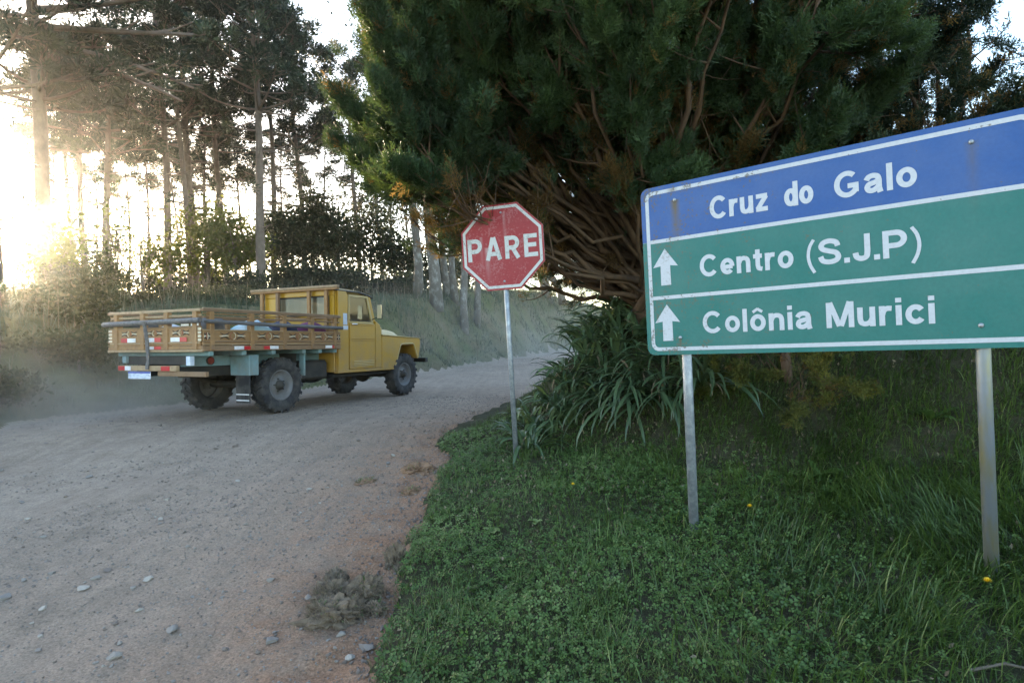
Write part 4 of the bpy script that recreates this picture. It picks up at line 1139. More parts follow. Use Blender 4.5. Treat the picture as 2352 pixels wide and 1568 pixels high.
#        label, (px, py, Y), top z, crown from z, crown radius, trunk radius
ARA = [
 ('huge araucaria with a stout trunk and long bare limbs reaching towards the truck road', (88, 500, 18.0), 19.0, 9.4, 2.7, 0.28, 40, 0.46, 10),
 ('stout araucaria trunk cut by the picture edge, standing in the sun glare', (-38, 400, 16.5), 18.5, 9.0, 2.8, 0.31, 36, 0.46, 8),
 ('slender araucaria in the row just beside the stout trunk', (160, 450, 32.0), 18.4, 12.8, 2.3, 0.17, 30, 0.46, 14),
 ('straight araucaria with a low hanging tuft, third trunk after the sun glare', (198, 500, 30.0), 16.6, 11.8, 2.3, 0.20, 30, 0.46, 12),
 ('araucaria with a broad dense crown on a dark leaning trunk', (245, 450, 26.0), 14.8, 10.2, 2.3, 0.21, 34, 0.46, 10),
 ('thinnest araucaria trunk, almost bare, between two darker ones', (338, 450, 38.0), 17.3, 13.6, 2.0, 0.13, 22, 0.44, 16),
 ('tall araucaria with a full crown above the tail of the truck', (378, 500, 27.0), 18.6, 11.6, 2.4, 0.22, 36, 0.48, 14),
 ('slim araucaria, front one of a close pair of trunks', (424, 450, 27.0), 19.5, 12.0, 2.3, 0.16, 34, 0.48, 10),
 ('thicker araucaria, rear one of a close pair of trunks', (440, 520, 28.5), 20.5, 12.2, 2.5, 0.24, 36, 0.48, 12),
 ('short araucaria with layered tufts and drooping bare twigs', (482, 550, 33.0), 14.2, 10.6, 2.4, 0.16, 26, 0.44, 14),
 ('second short araucaria leaning against its layered neighbour', (499, 560, 34.0), 13.6, 11.2, 1.6, 0.12, 16, 0.42, 14),
 ('araucaria with the palest straight trunk above the truck cab roof', (598, 400, 25.0), 16.4, 11.6, 2.5, 0.25, 42, 0.48, 6),
 ('araucaria with many bare side branches right of the pale straight trunk', (622, 450, 30.0), 18.2, 12.4, 2.3, 0.19, 34, 0.46, 20),
 ('araucaria with rounded silvery tufts beside the hanging cypress', (690, 450, 31.0), 17.6, 11.6, 2.5, 0.19, 34, 0.48, 20),
 ('araucaria half hidden behind the green cypress crown', (812, 420, 34.0), 17.4, 12.6, 2.4, 0.19, 30, 0.48, 12),
 ('tall dark araucaria crown at the top behind the pair of trunks', (505, 300, 31.0), 21.5, 14.0, 2.6, 0.20, 34, 0.50, 8),
 ('far slim araucaria trunk between the stout one and the first slender one', (122, 480, 39.0), 17.0, 13.4, 1.8, 0.13, 18, 0.44, 16),
 ('far slim araucaria trunk with a tiny flat crown near the leaning dark one', (222, 480, 41.0), 16.4, 13.2, 1.8, 0.12, 16, 0.44, 18),
 ('far slim araucaria trunk in the bright gap above the truck tail', (290, 480, 40.0), 15.6, 12.4, 1.9, 0.12, 16, 0.44, 18),
 ('far slim araucaria trunk just before the close pair', (405, 480, 42.0), 15.8, 12.6, 1.8, 0.12, 16, 0.44, 16),
 ('far slim araucaria with drooping twigs left of the palest trunk', (553, 480, 38.0), 14.6, 11.6, 2.0, 0.13, 18, 0.44, 22),
 ('far slim araucaria trunk in the gap right of the palest trunk', (655, 480, 40.0), 15.4, 12.2, 1.9, 0.12, 18, 0.44, 22),
 ('far slim araucaria standing just left of the cypress edge', (745, 480, 39.0), 15.0, 11.8, 2.0, 0.13, 18, 0.44, 20),
]
for i, (lab, (px, py, Y), top, lo, rad, r0, nbr, tf, dead) in enumerate(ARA):
    araucaria(lab, (pixx(px, py, Y), Y), top, lo, rad, r0 * 0.84, 100 + i, nbr, tf * 1.0, dead, lean=(-0.012 if i % 2 else 0.008), deadlen=2.6 if Y > 29 else 1.6, per=6 if i > 1 else 8, limbs=() if i else [(0.05, 11.6, 4.9, -0.35), (-0.15, 12.1, 4.6, -0.1), (0.2, 11.1, 4.4, -1.2), (-0.25, 12.7, 5.0, 0.5), (0.1, 10.7, 4.2, -1.4)])

# --- broadleaf woodland and shrubs --------------------------------------
LEAF_Q = np.array([[0, 1, 2, 3]])
LEAF_V = np.array([[0, 0, 0], [0.28, 0, 0.45], [0, 0.10, 1.0], [-0.28, 0, 0.45]])
def leafy(name, label, cat, group, base, zc, rx, rz, nleaf, lsize, mat, seed, trunk=0.09, nl=9, bark='bark_grey', shell=0.45, zoff=None):
    """tree or shrub: trunk, limbs and a crown of many single leaves gathered in clumps"""
    rng = np.random.default_rng(seed)
    x, y = base; z = gz(x, y) - 0.05
    root = empty(name, (x, y, z)); tag(root, label, cat, group)
    c = np.array([0, 0, zc - z])
    ac = Acc()
    if trunk:
        V, Q, T = tube([(0, 0, -0.1), (rng.normal() * 0.1, rng.normal() * 0.1, c[2] * 0.5), (rng.normal() * 0.15, 0, c[2] + rz * 0.3)], [trunk * 1.2, trunk * 0.8, trunk * 0.3], 7)
        obj('trunk', np_mesh('trunk', V, Q, T, M[bark], True), None, root)
    ends = []
    for i in range(nl):
        d = unit(rng.normal(size=3)); d[2] = abs(d[2]) * 0.9 - 0.25; d = unit(d)
        e = c + d * np.array([rx, rx, rz]) * rng.uniform(0.55, 0.95)
        s0 = np.array([0, 0, c[2] * rng.uniform(0.25, 0.9)])
        P = bez(s0, s0 + (e - s0) * 0.5 + np.array([0, 0, 0.15 * rz]), e, 6)
        if trunk: ac.add(*tube(P, np.linspace(trunk * 0.45, trunk * 0.10, 6), 5, False))
        for k in range(5):
            j = P[rng.integers(2, 6)]; d2 = unit(rng.normal(size=3)); e2 = j + d2 * np.array([rx, rx, rz]) * rng.uniform(0.2, 0.5)
            if trunk: ac.add(*tube([j, (j + e2) / 2 + 0.04, e2], [trunk * 0.16, trunk * 0.1, trunk * 0.05], 4, False))
            ends.append(e2)
        ends.append(e)
    if trunk and ac.n:
        b = obj('branches', ac.mesh('branches', M[bark], True), None, root); tag(b, kind='stuff')
    ends = np.array(ends)
    ci = rng.integers(0, len(ends), nleaf)
    cs = rng.uniform(0.16, 0.34, len(ends)) * rx
    P = ends[ci] + rng.normal(size=(nleaf, 3)) * cs[ci][:, None] * np.array([1, 1, rz / rx * 0.8])
    P = P[P[:, 2] > 0.0]
    n = len(P)
    Mx = frames(rng.normal(size=(n, 3)) + np.array([0, 0, 0.2]), rng) * (lsize * rng.uniform(0.6, 1.3, n))[:, None, None]
    V, Q, T, A = stamp(LEAF_V, LEAF_Q, None, Mx, P, np.clip(rng.random(n) * 0.7 + 0.3 * rng.random(len(ends))[ci[:n]], 0, 1))
    cr = Acc(); cr.add(V, Q, T, A)
    cc = obj('crown', cr.mesh('crown', M[mat]), None, root); tag(cc, kind='stuff')
    return root

def zpx(px, py, Y): return 1.45 + (777 + 0.0437 * (1176 - px) - py) / 1350 * Y
WOOD = [  # px, py of the crown's middle, distance, radius px, height px, material, leaves, label
 (120, 610, 15.5, 62, 75, 'leaf_wood', 1560, 'sunlit shrubby tree in the glare beside the stout araucaria trunk'),
 (160, 545, 23, 55, 70, 'leaf_wood', 1080, 'thin leafy tree under the slender araucarias'),
 (262, 535, 24, 55, 80, 'leaf_wood', 620, 'leafy understorey tree around the dark leaning araucaria trunk'),
 (330, 585, 25, 55, 60, 'leaf_wood', 420, 'sunlit understorey tree above the tail of the truck'),
 (395, 600, 26, 60, 62, 'leaf_wood', 750, 'yellowish understorey tree below the tall full araucaria'),
 (470, 565, 27, 62, 95, 'leaf_wood', 2800, 'rounded understorey tree beside the close pair of trunks'),
 (545, 560, 26, 58, 80, 'leaf_wood', 3000, 'dense rounded tree in front of the palest araucaria trunk'),
 (650, 560, 29, 62, 90, 'leaf_dark', 3600, 'dark bushy tree right of the palest araucaria trunk'),
 (715, 545, 30, 68, 95, 'leaf_dark', 4000, 'dark bushy tree below the araucaria with silvery tufts'),
 (780, 540, 31, 70, 110, 'leaf_dark', 4200, 'tall dark bushy tree above the truck cab'),
 (850, 560, 33, 70, 90, 'leaf_dark', 3600, 'dark bushy tree left of the pale bark trunks'),
 (905, 610, 33, 60, 70, 'leaf_dark', 3400, 'low dark tree at the foot of the pale bark trunks'),
 (690, 650, 27, 70, 45, 'leaf_dark', 3800, 'low dark thicket just above the truck roof'),
 (790, 655, 28, 75, 45, 'leaf_dark', 4200, 'low dark thicket above the truck bonnet'),
 (890, 660, 29, 70, 42, 'leaf_dark', 4000, 'low dark thicket beside the green field edge'),
 (585, 660, 25, 60, 40, 'leaf_dark', 2800, 'low thicket behind the rack of the truck'),
 (1000, 640, 34, 70, 60, 'leaf_dark', 2600, 'dark undergrowth behind the pale bark trunks'),
 (1075, 620, 36, 55, 70, 'leaf_dark', 2400, 'dark undergrowth behind the stop sign'),
 (830, 470, 40, 70, 70, 'leaf_dark', 1600, 'distant airy pine crown under the cypress edge'),
 (930, 470, 42, 70, 90, 'leaf_dark', 1700, 'distant airy pine crown behind the pale bark trunks'),
 (1040, 470, 44, 70, 110, 'leaf_dark', 2000, 'distant airy pine crown behind the stop sign top'),
 (250, 665, 30, 75, 45, 'leaf_dark', 1920, 'low thicket behind the tailgate bushes'),
 (370, 665, 32, 75, 45, 'leaf_dark', 1920, 'low thicket glimpsed between the trunks above the tail of the truck'),
 (480, 660, 33, 75, 50, 'leaf_dark', 3400, 'low thicket beside the close pair of trunks'),
 (150, 660, 28, 70, 45, 'leaf_wood', 1560, 'low thicket under the slender araucarias'),
]
for i, (px, py, Y, rp, hp, mt, nlv, lab) in enumerate(WOOD):
    leafy('woodland_tree', lab, 'tree', 'broadleaf trees under the araucarias', (pixx(px, py, Y), Y), zpx(px, py, Y), rp / 1350 * Y, hp / 1350 * Y, nlv, 0.20 if Y > 25 else 0.15, mt, 300 + i, 0.09, 11)
SHR = [
 (25, 730, 10.8, 85, 75, 'grey green bushes at the picture edge on the sunny bank'), (120, 715, 10.5, 70, 70, 'brownish bush on the bank below the glare'),
 (205, 705, 10.5, 55, 75, 'dark green bush on the bank close behind the tailgate'), (70, 825, 9.2, 75, 55, 'low brownish bush halfway down the bank'),
 (180, 800, 9.4, 60, 55, 'low grey bush at the foot of the dark green one'), (330, 690, 14.5, 60, 28, 'low bush showing above the tailgate rail'),
 (430, 690, 15.5, 60, 28, 'low bush showing above the bed corner'), (520, 690, 16.5, 60, 30, 'low bush showing above the bed side'),
 (150, 660, 13.5, 60, 50, 'sun speckled bush on top of the bank'), (235, 640, 14.5, 50, 55, 'leafy bush on top of the bank left of the tailgate'),
 (30, 690, 13, 60, 35, 'glowing bush under the sun on top of the bank'), (10, 890, 8.0, 60, 40, 'low dusty bush at the picture edge near the road'),
]
for i, (px, py, Y, rp, hp, lab) in enumerate(SHR):
    leafy('bank_shrub', lab, 'shrub', 'shrubs on the far bank', (pixx(px, py, Y), Y), zpx(px, py, Y), rp / 1350 * Y, hp / 1350 * Y, 3600, 0.075, 'leaf_shrub', 400 + i, 0.02, 12)

# --- pale trunks beyond the stop sign -------------------------------------
PAL = [(952, 520, 26, 0.20, 'pale bark tree, first of the row beyond the truck bonnet'), (990, 520, 24.5, 0.25, 'thickest pale bark tree beyond the truck bonnet'),
       (1019, 560, 28, 0.17, 'greyer bark tree just right of the thickest pale one'), (1040, 560, 27, 0.16, 'slim pale bark tree close to the stop sign edge'),
       (1062, 540, 25.5, 0.17, 'pale bark tree touching the stop sign edge'), (1088, 480, 27, 0.15, 'pale bark tree showing above the stop sign'),
       (870, 520, 37, 0.14, 'dark straight pine trunk above the thicket'), (903, 560, 38, 0.09, 'thin dark pine trunk above the thicket')]
for i, (px, py, Y, r0, lab) in enumerate(PAL):
    leafy('tall_tree', lab, 'tree', 'tall straight trunks beyond the stop sign', (pixx(px, py, Y), Y), 13.5 if Y < 30 else 11.5, 2.4, 4.2, 1500, 0.20, 'leaf_dark', 500 + i, 0.0, 10)
    root = [o for o in SC.objects if o.get('label') == lab][0]
    rng = np.random.default_rng(520 + i)
    V, Q, T = tube([(0.10 * math.sin(k * 1.3 + i), 0.1 * math.cos(k + i), k * 1.6 - 0.2) for k in range(9)], [r0 * (1.25 if k == 0 else 1.05 - 0.085 * k) for k in range(9)], 10)
    obj('trunk', np_mesh('trunk', V, Q, T, M['bark_pale'] if i < 6 else M['bark_grey'], True), None, root)
    ac = Acc()
    for k in range(22):
        zb = rng.uniform(3.5, 12); a = rng.uniform(0, 6.28); L = rng.uniform(0.6, 2.4)
        o = np.array([math.cos(a), math.sin(a), rng.uniform(-0.1, 0.35)])
        p = np.array([0, 0, zb]); ac.add(*tube(bez(p, p + o * L * 0.5, p + o * L + np.array([0, 0, 0.2]), 5), np.linspace(0.04, 0.01, 5), 4, False))
    b = obj('branches', ac.mesh('branches', M['bark_grey'], True), None, root); tag(b, kind='stuff')
# lone pale forked tree in the bright gap
Y = 46; x0 = pixx(1262, 650, Y)
rt2 = empty('forked_tree', (x0, Y, gz(x0, Y) - 0.3)); tag(rt2, 'lone pale forked tree standing in the bright gap beside the stop sign', 'tree')
ac = Acc()
ac.add(*tube([(-0.25, 0, 0), (-0.35, 0, 1.2), (-0.5, 0, 2.4), (-1.2, 0, 4.0)], [0.52, 0.42, 0.40, 0.3], 10))
ac.add(*tube([(1.0, 0, 0), (0.85, 0, 0.9), (0.35, 0, 1.9), (-0.35, 0, 2.5)], [0.36, 0.28, 0.28, 0.32], 9))
ac.add(*tube([(-0.4, 0, 2.2), (0.5, 0.1, 3.6), (1.6, 0.2, 5.0)], [0.36, 0.3, 0.2], 9))
obj('trunk', ac.mesh('trunk', M['bark_grey'], True), None, rt2)
rng = np.random.default_rng(77); n = 5000
P = rng.normal(size=(n, 3)) * np.array([1.7, 1.5, 1.0]) + np.array([0.4, 0, 5.4])
Mx = frames(rng.normal(size=(n, 3)), rng) * 0.26
V, Q, T, A = stamp(LEAF_V, LEAF_Q, None, Mx, P, rng.random(n)); ac = Acc(); ac.add(V, Q, T, A)
c = obj('crown', ac.mesh('crown', M['leaf_dark']), None, rt2); tag(c, kind='stuff')

# --- cypress ---------------------------------------------------------------
def spray_obj(name, rng, n=9, sub_=5, flat=0.22, w=0.016, spread=0.80):
    """a frond of fine scale-leaved twigs, 1 long, growing along z"""
    V, T = [], []
    def twig(p, d, L, w_):
        s = unit(np.cross(d, np.array([0.15, 1, 0.1]) + rng.normal(size=3) * 0.45)) * w_
        k = len(V); m_ = p + d * L * 0.5
        V.extend([p, m_ + s, p + d * L, m_ - s]); T.extend([(k, k + 1, k + 2), (k, k + 2, k + 3)])
    for i in range(n):
        t = i / (n - 1); s = 0 if i == n - 1 else (-1 if i % 2 else 1)
        p0 = np.array([0, rng.normal() * 0.02, 0.03 + 0.62 * t])
        L = (0.55 * (1 - 0.55 * t) if s else 0.40) * rng.uniform(0.8, 1.2)
        d = unit(np.array([s * spread, rng.normal() * flat, 0.9]))
        twig(p0, d, L, w * 1.1)
        for j in range(sub_):
            q = p0 + d * L * (0.2 + 0.75 * j / sub_)
            d2 = unit(d + unit(np.array([d[2], 0, -d[0]])) * (0.8 if j % 2 else -0.8) + rng.normal(size=3) * flat)
            twig(q, d2, L * rng.uniform(0.28, 0.5) * (1.1 - 0.5 * j / sub_), w)
    twig(np.zeros(3), np.array([0, 0, 1.0]), 0.75, 0.010)
    me = np_mesh(name, np.array(V, float), None, np.array(T))
    return me
_sr = np.random.default_rng(8)
SPR = [spray_obj('frond', _sr) for _ in range(3)]
NDL = [spray_obj('needle_frond', _sr, 7, 4, 0.55, 0.030, 0.9) for _ in range(3)]
_scat = {}
def scatter_group(meshes, mat):
    """node group: one frond on every point, turned and sized by the point's own numbers"""
    key = (meshes[0].name, mat.name)
    if key in _scat: return _scat[key]
    ng = bpy.data.node_groups.new('fronds', 'GeometryNodeTree'); ng.is_modifier = True
    ng.interface.new_socket('Geometry', in_out='INPUT', socket_type='NodeSocketGeometry')
    ng.interface.new_socket('Geometry', in_out='OUTPUT', socket_type='NodeSocketGeometry')
    gi = ng.nodes.new('NodeGroupInput'); go = ng.nodes.new('NodeGroupOutput')
    iop = ng.nodes.new('GeometryNodeInstanceOnPoints'); jn = ng.nodes.new('GeometryNodeJoinGeometry')
    for me in meshes:
        o = bpy.data.objects.new('frond', me.copy()); o.data.materials.clear(); o.data.materials.append(mat)
        oi = ng.nodes.new('GeometryNodeObjectInfo'); oi.inputs['Object'].default_value = o; oi.inputs['As Instance'].default_value = True
        ng.links.new(oi.outputs['Geometry'], jn.inputs[0])
    def attr(nm, t):
        a = ng.nodes.new('GeometryNodeInputNamedAttribute'); a.data_type = t; a.inputs['Name'].default_value = nm
        return a.outputs['Attribute']
    er = ng.nodes.new('FunctionNodeEulerToRotation')
    ng.links.new(attr('rot', 'FLOAT_VECTOR'), er.inputs[0])
    ng.links.new(gi.outputs[0], iop.inputs['Points']); ng.links.new(jn.outputs[0], iop.inputs['Instance'])
    iop.inputs['Pick Instance'].default_value = True
    ng.links.new(attr('pick', 'INT'), iop.inputs['Instance Index'])
    ng.links.new(er.outputs[0], iop.inputs['Rotation']); ng.links.new(attr('size', 'FLOAT'), iop.inputs['Scale'])
    ng.links.new(iop.outputs[0], go.inputs[0])
    _scat[key] = ng
    return ng
def scatter_fronds(name, P, Mx, size, rnd, meshes, mat, parent, rng):
    me = bpy.data.meshes.new(name); n = len(P)
    me.vertices.add(n); me.vertices.foreach_set('co', P.astype(np.float32).ravel())
    eu = np.stack([np.arctan2(Mx[:, 2, 1], Mx[:, 2, 2]), np.arcsin(np.clip(-Mx[:, 2, 0], -1, 1)), np.arctan2(Mx[:, 1, 0], Mx[:, 0, 0])], -1)
    for nm, t, v, f in (('rot', 'FLOAT_VECTOR', eu, 'vector'), ('size', 'FLOAT', size, 'value'), ('rnd', 'FLOAT', rnd, 'value')):
        a = me.attributes.new(nm, t, 'POINT'); a.data.foreach_set(f, np.asarray(v, np.float32).ravel())
    a = me.attributes.new('pick', 'INT', 'POINT'); a.data.foreach_set('value', rng.integers(0, len(meshes), n).astype(np.int32))
    o = obj(name, me, mat, parent)
    md = o.modifiers.new('fronds', 'NODES'); md.node_group = scatter_group(meshes, mat)
    tag(o, kind='stuff')
    return o

def cypress(name, label, base, stems, dirs, nsub, nspray, length, ssize, mat, dry, seed, bark='bark_cypress', r0=0.16, sprays=SPR, upb=0.55, drymix=0.035, t0=0.32, interior=0.25):
    """many stems fan out of one short trunk; each carries side branches full of flat leaf sprays.
    dirs: list of (azimuth, elevation angle of the end, length)"""
    rng = np.random.default_rng(seed)
    x, y, z = base
    root = empty(name, (x, y, z)); tag(root, label, 'tree', None)
    tk = Acc()
    tk.add(*tube([(0, 0, -0.5), (0.02, 0, 0.3), (0.0, 0.05, 0.9)], [r0 * 1.9, r0 * 1.5, r0 * 1.25], 12))
    obj('trunk', tk.mesh('trunk', M[bark], True), None, root)
    ac = Acc(); sp, sd, ssz, dsp, dsd = [], [], [], [], []
    for dd in dirs:
        (az, el, L), spf, t00 = dd[:3], (dd[3] if len(dd) > 3 else 1.0), (dd[4] if len(dd) > 4 else t0)
        o = np.array([math.sin(az), math.cos(az), 0])
        s0 = np.array([rng.normal() * r0 * 0.8, rng.normal() * r0 * 0.8, rng.uniform(0.0, 0.8)])
        e = s0 + (o * math.cos(el) + np.array([0, 0, math.sin(el)])) * L
        mid = s0 + o * L * 0.55 * math.cos(el * 0.75) + np.array([0, 0, L * 0.55 * math.sin(el * 0.62)])
        P = bez(s0, mid, e, 11)
        P[1:-1] += rng.normal(size=(9, 3)) * 0.05
        rb = r0 * rng.uniform(0.12, 0.27)
        ac.add(*tube(P, np.linspace(rb, rb * 0.16, 11) * np.array([1.3] + [1] * 10), 6, False))
        for k in range(nsub):
            t00 = min(t00, 0.8); t = t00 + (1 - t00) * (k + rng.random()) / nsub
            i = min(9, int(t * 10)); q = P[i] + (P[i + 1] - P[i]) * (t * 10 - i)
            tng = unit(P[i + 1] - P[i])
            d = unit(tng * 0.8 + rng.normal(size=3) * 0.55 + np.array([0, 0, upb * 0.5]))
            l2 = length * rng.uniform(0.6, 1.25) * (0.75 + 0.35 * t)
            e2 = q + d * l2 + np.array([0, 0, upb * 0.35 * l2])
            P2 = bez(q, q + d * l2 * 0.55 - np.array([0, 0, 0.06 * l2]), e2, 6)
            ac.add(*tube(P2, np.linspace(rb * 0.30, rb * 0.08, 6), 4, False))
            dense = t > interior + 0.25
            m = int(nspray * (1.0 if dense else 0.35) * spf * (1.35 if rng.random() < 0.62 else 0.12))
            u = rng.uniform(0.25, 1.05, m)
            uu = np.clip(u * 5, 0, 4.999).astype(int)
            pos = P2[uu] + (P2[uu + 1] - P2[uu]) * (u * 5 - uu)[:, None]
            pos = pos + rng.normal(size=(m, 3)) * 0.062 * l2 * (1.3 - u[:, None] * 0.6)
            dr = unit(P2[uu + 1] - P2[uu]) * 0.6 + rng.normal(size=(m, 3)) * 0.36 + np.array([0, 0, upb * 1.2])
            isd = rng.random(m) < (drymix if dense and spf > 0.5 else 0.5)
            sp.append(pos[~isd]); sd.append(dr[~isd]); dsp.append(pos[isd]); dsd.append(dr[isd])
            for j in range(2):                    # bare twigs
                ee = q + (e2 - q) * rng.uniform(0.1, 0.6)
                tw = ee + unit(rng.normal(size=3)) * rng.uniform(0.12, 0.40)
                ac.add(*tube(bez(ee, (ee + tw) / 2 + rng.normal(size=3) * 0.04, tw, 4), [rb * 0.12, rb * 0.10, rb * 0.07, rb * 0.03], 3, False))
    b = obj('branches', ac.mesh('branches', M[bark], True), None, root); tag(b, kind='stuff')
    for nm, PP, DD, mm in (('foliage', sp, sd, mat), ('dry_foliage', dsp, dsd, dry)):
        PP = np.concatenate(PP); DD = np.concatenate(DD); n = len(PP)
        if n == 0: continue
        patch = vnoise(PP[:, 0] + PP[:, 2] * 0.7, PP[:, 1] - PP[:, 2] * 0.5, 1.4, seed) + 0.5
        scatter_fronds(nm, PP, frames(DD, rng), ssize * rng.uniform(0.65, 1.35, n), np.clip(0.55 * patch + 0.5 * rng.random(n), 0, 1), sprays, M[mm], root, rng)
    return root

rng = np.random.default_rng(21)
dirs = []
for i in range(30):      # limbs towards the road (seen from below)
    el = R(rng.uniform(36, 68)); dirs.append((R(rng.uniform(-142, -84)), el, min(4.6, 2.48 / math.cos(el) * rng.uniform(0.82, 1.02)), 1.0, 0.42))
for i in range(26):      # the lobe that bulges out over the road
    el = R(rng.uniform(31, 47)); dirs.append((R(rng.uniform(-126, -88)), el, 2.60 / math.cos(el) * rng.uniform(0.85, 1.04), 1.25, 0.62))
for i in range(13):      # the lowest tip of that lobe
    el = R(rng.uniform(22, 30)); dirs.append((R(rng.uniform(-130, -98)), el, 2.75 / math.cos(el) * rng.uniform(0.92, 1.03), 1.3, 0.78))
for i in range(40):      # towards the camera and over the direction board
    el = R(rng.uniform(33, 74)); dirs.append((R(rng.uniform(-240, -135)), el, min(4.3, 2.9 / math.cos(el) * rng.uniform(0.7, 1.0))))
for i in range(20):      # away and to the right
    dirs.append((R(rng.uniform(-50, 125)), R(rng.uniform(50, 78)), rng.uniform(2.6, 4.0)))
for i in range(15):      # nearly bare low limbs sweeping out above the stop sign
    dirs.append((R(rng.uniform(-125, -62)), R(rng.uniform(19, 36)), rng.uniform(2.2, 3.0), 0.22))
dirs += [(R(-131), R(14.5), 2.42, 0.035, 0.8), (R(-124), R(17), 2.2, 0.05, 0.75)]     # twigs that hang in front of the stop sign
CX, CY = 1.62, 6.55
cypress('cypress_tree', 'great spreading cypress with golden bare branches hanging over the stop sign', (CX, CY, gz(CX, CY)), 0, dirs, 12, 125, 0.58, 0.175, 'leaf_cyp', 'leaf_cyp_dry', 31, r0=0.17)

dirs = []
for i in range(44):
    dirs.append((R(rng.uniform(-180, 180)), R(rng.uniform(15, 80)), rng.uniform(1.8, 3.6)))
CX2, CY2 = 4.9, 6.9
cypress('yew_tree', 'dark needle leaved tree rising behind the far end of the direction board', (CX2, CY2, gz(CX2, CY2)), 0, dirs, 10, 46, 0.60, 0.17, 'leaf_yew', 'leaf_cyp_dry', 33, r0=0.17, sprays=NDL, upb=0.12, drymix=0.08)
dirs = []
for i in range(34):
    dirs.append((R(rng.uniform(-180, 180)), R(rng.uniform(-4, 75)), rng.uniform(1.3, 2.4)))
CX3, CY3 = 2.35, 8.9
cypress('cypress_tree', 'smaller dark cypress with drooping foliage behind the stop sign', (CX3, CY3, gz(CX3, CY3)), 0, dirs, 10, 44, 0.55, 0.17, 'leaf_yew', 'leaf_cyp_dry', 35, r0=0.13, upb=-0.25, drymix=0.22)
dirs = []
for i in range(9):
    dirs.append((R(rng.uniform(-240, -60)), R(rng.uniform(18, 50)), rng.uniform(0.55, 0.85)))
CX4, CY4 = 2.30, 4.95
gsh = cypress('conifer_shrub', 'low golden green conifer branches under the direction board', (CX4, CY4, gz(CX4, CY4) - 0.45), 0, dirs, 8, 26, 0.28, 0.085, 'leaf_gold', 'leaf_cyp_dry', 37, r0=0.03, sprays=NDL, upb=0.15, drymix=0.05, t0=0.3)
gsh['category'] = 'shrub'
dirs = []
for i in range(26):
    dirs.append((R(rng.uniform(-240, -90)), R(rng.uniform(-5, 60)), rng.uniform(0.6, 1.5)))
CX5, CY5 = 3.9, 5.6
ysh = cypress('conifer_shrub', 'dark conifer shrub filling the shade behind the direction board', (CX5, CY5, gz(CX5, CY5)), 0, dirs, 8, 34, 0.36, 0.14, 'leaf_yew', 'leaf_cyp_dry', 39, r0=0.06, sprays=NDL, upb=0.1, drymix=0.1, t0=0.2)
ysh['category'] = 'shrub'

# --- strap leaved clumps: every leaf a part --------------------------------
def strap_leaf(rng, L, w, e0, droop, twist):
    """one arching leaf: outward along x; folded along its midrib"""
    n = 9; p = np.zeros(3); a = e0; rows = []
    for i in range(n):
        t = i / (n - 1)
        ww = w * min(1, 0.55 + 3 * t) * (1 - max(0, (t - 0.55) / 0.45) ** 2.2 * 0.93)
        c, s = math.cos(a), math.sin(a)
        lat = np.array([0, 1, 0]) * math.cos(twist * t) + np.array([-s, 0, c]) * math.sin(twist * t)
        nrm = np.array([-s, 0, c])
        rows += [p - lat * ww / 2 + nrm * ww * 0.16, p.copy(), p + lat * ww / 2 + nrm * ww * 0.16]
        p = p + np.array([c, 0, s]) * L / (n - 1)
        a -= droop / (n - 1) * (0.5 + 1.3 * t)
    Q = []
    for i in range(n - 1):
        k = i * 3; Q += [(k, k + 1, k + 4, k + 3), (k + 1, k + 2, k + 5, k + 4)]
    return np.array(rows), np.array(Q)
_lr = np.random.default_rng(3)
LEAFM = []
for i in range(14):
    V, Q = strap_leaf(_lr, _lr.uniform(0.42, 0.66), _lr.uniform(0.034, 0.046), R(_lr.uniform(48, 82)), R(_lr.uniform(70, 150)), _lr.uniform(-0.7, 0.7))
    LEAFM.append(np_mesh('leaf', V, Q, None, M['leaf_aga'], True, {'rnd': np.full(len(V), _lr.uniform(0.1, 0.85))}))
LEAFD = []
for i in range(6):       # long leaves that hang down the bank
    V, Q = strap_leaf(_lr, _lr.uniform(0.70, 0.98), _lr.uniform(0.034, 0.044), R(_lr.uniform(5, 45)), R(_lr.uniform(70, 120)), _lr.uniform(-0.5, 0.5))
    LEAFD.append(np_mesh('leaf', V, Q, None, M['leaf_aga'], True, {'rnd': np.full(len(V), _lr.uniform(0.1, 0.6))}))
DRYL = []
for i in range(3):
    V, Q = strap_leaf(_lr, _lr.uniform(0.40, 0.60), 0.018, R(_lr.uniform(20, 60)), R(_lr.uniform(110, 170)), _lr.uniform(-1.5, 1.5))
    DRYL.append(np_mesh('leaf', V, Q, None, M['dry'], True, {'rnd': np.full(len(V), 0.3 + 0.3 * i)}))
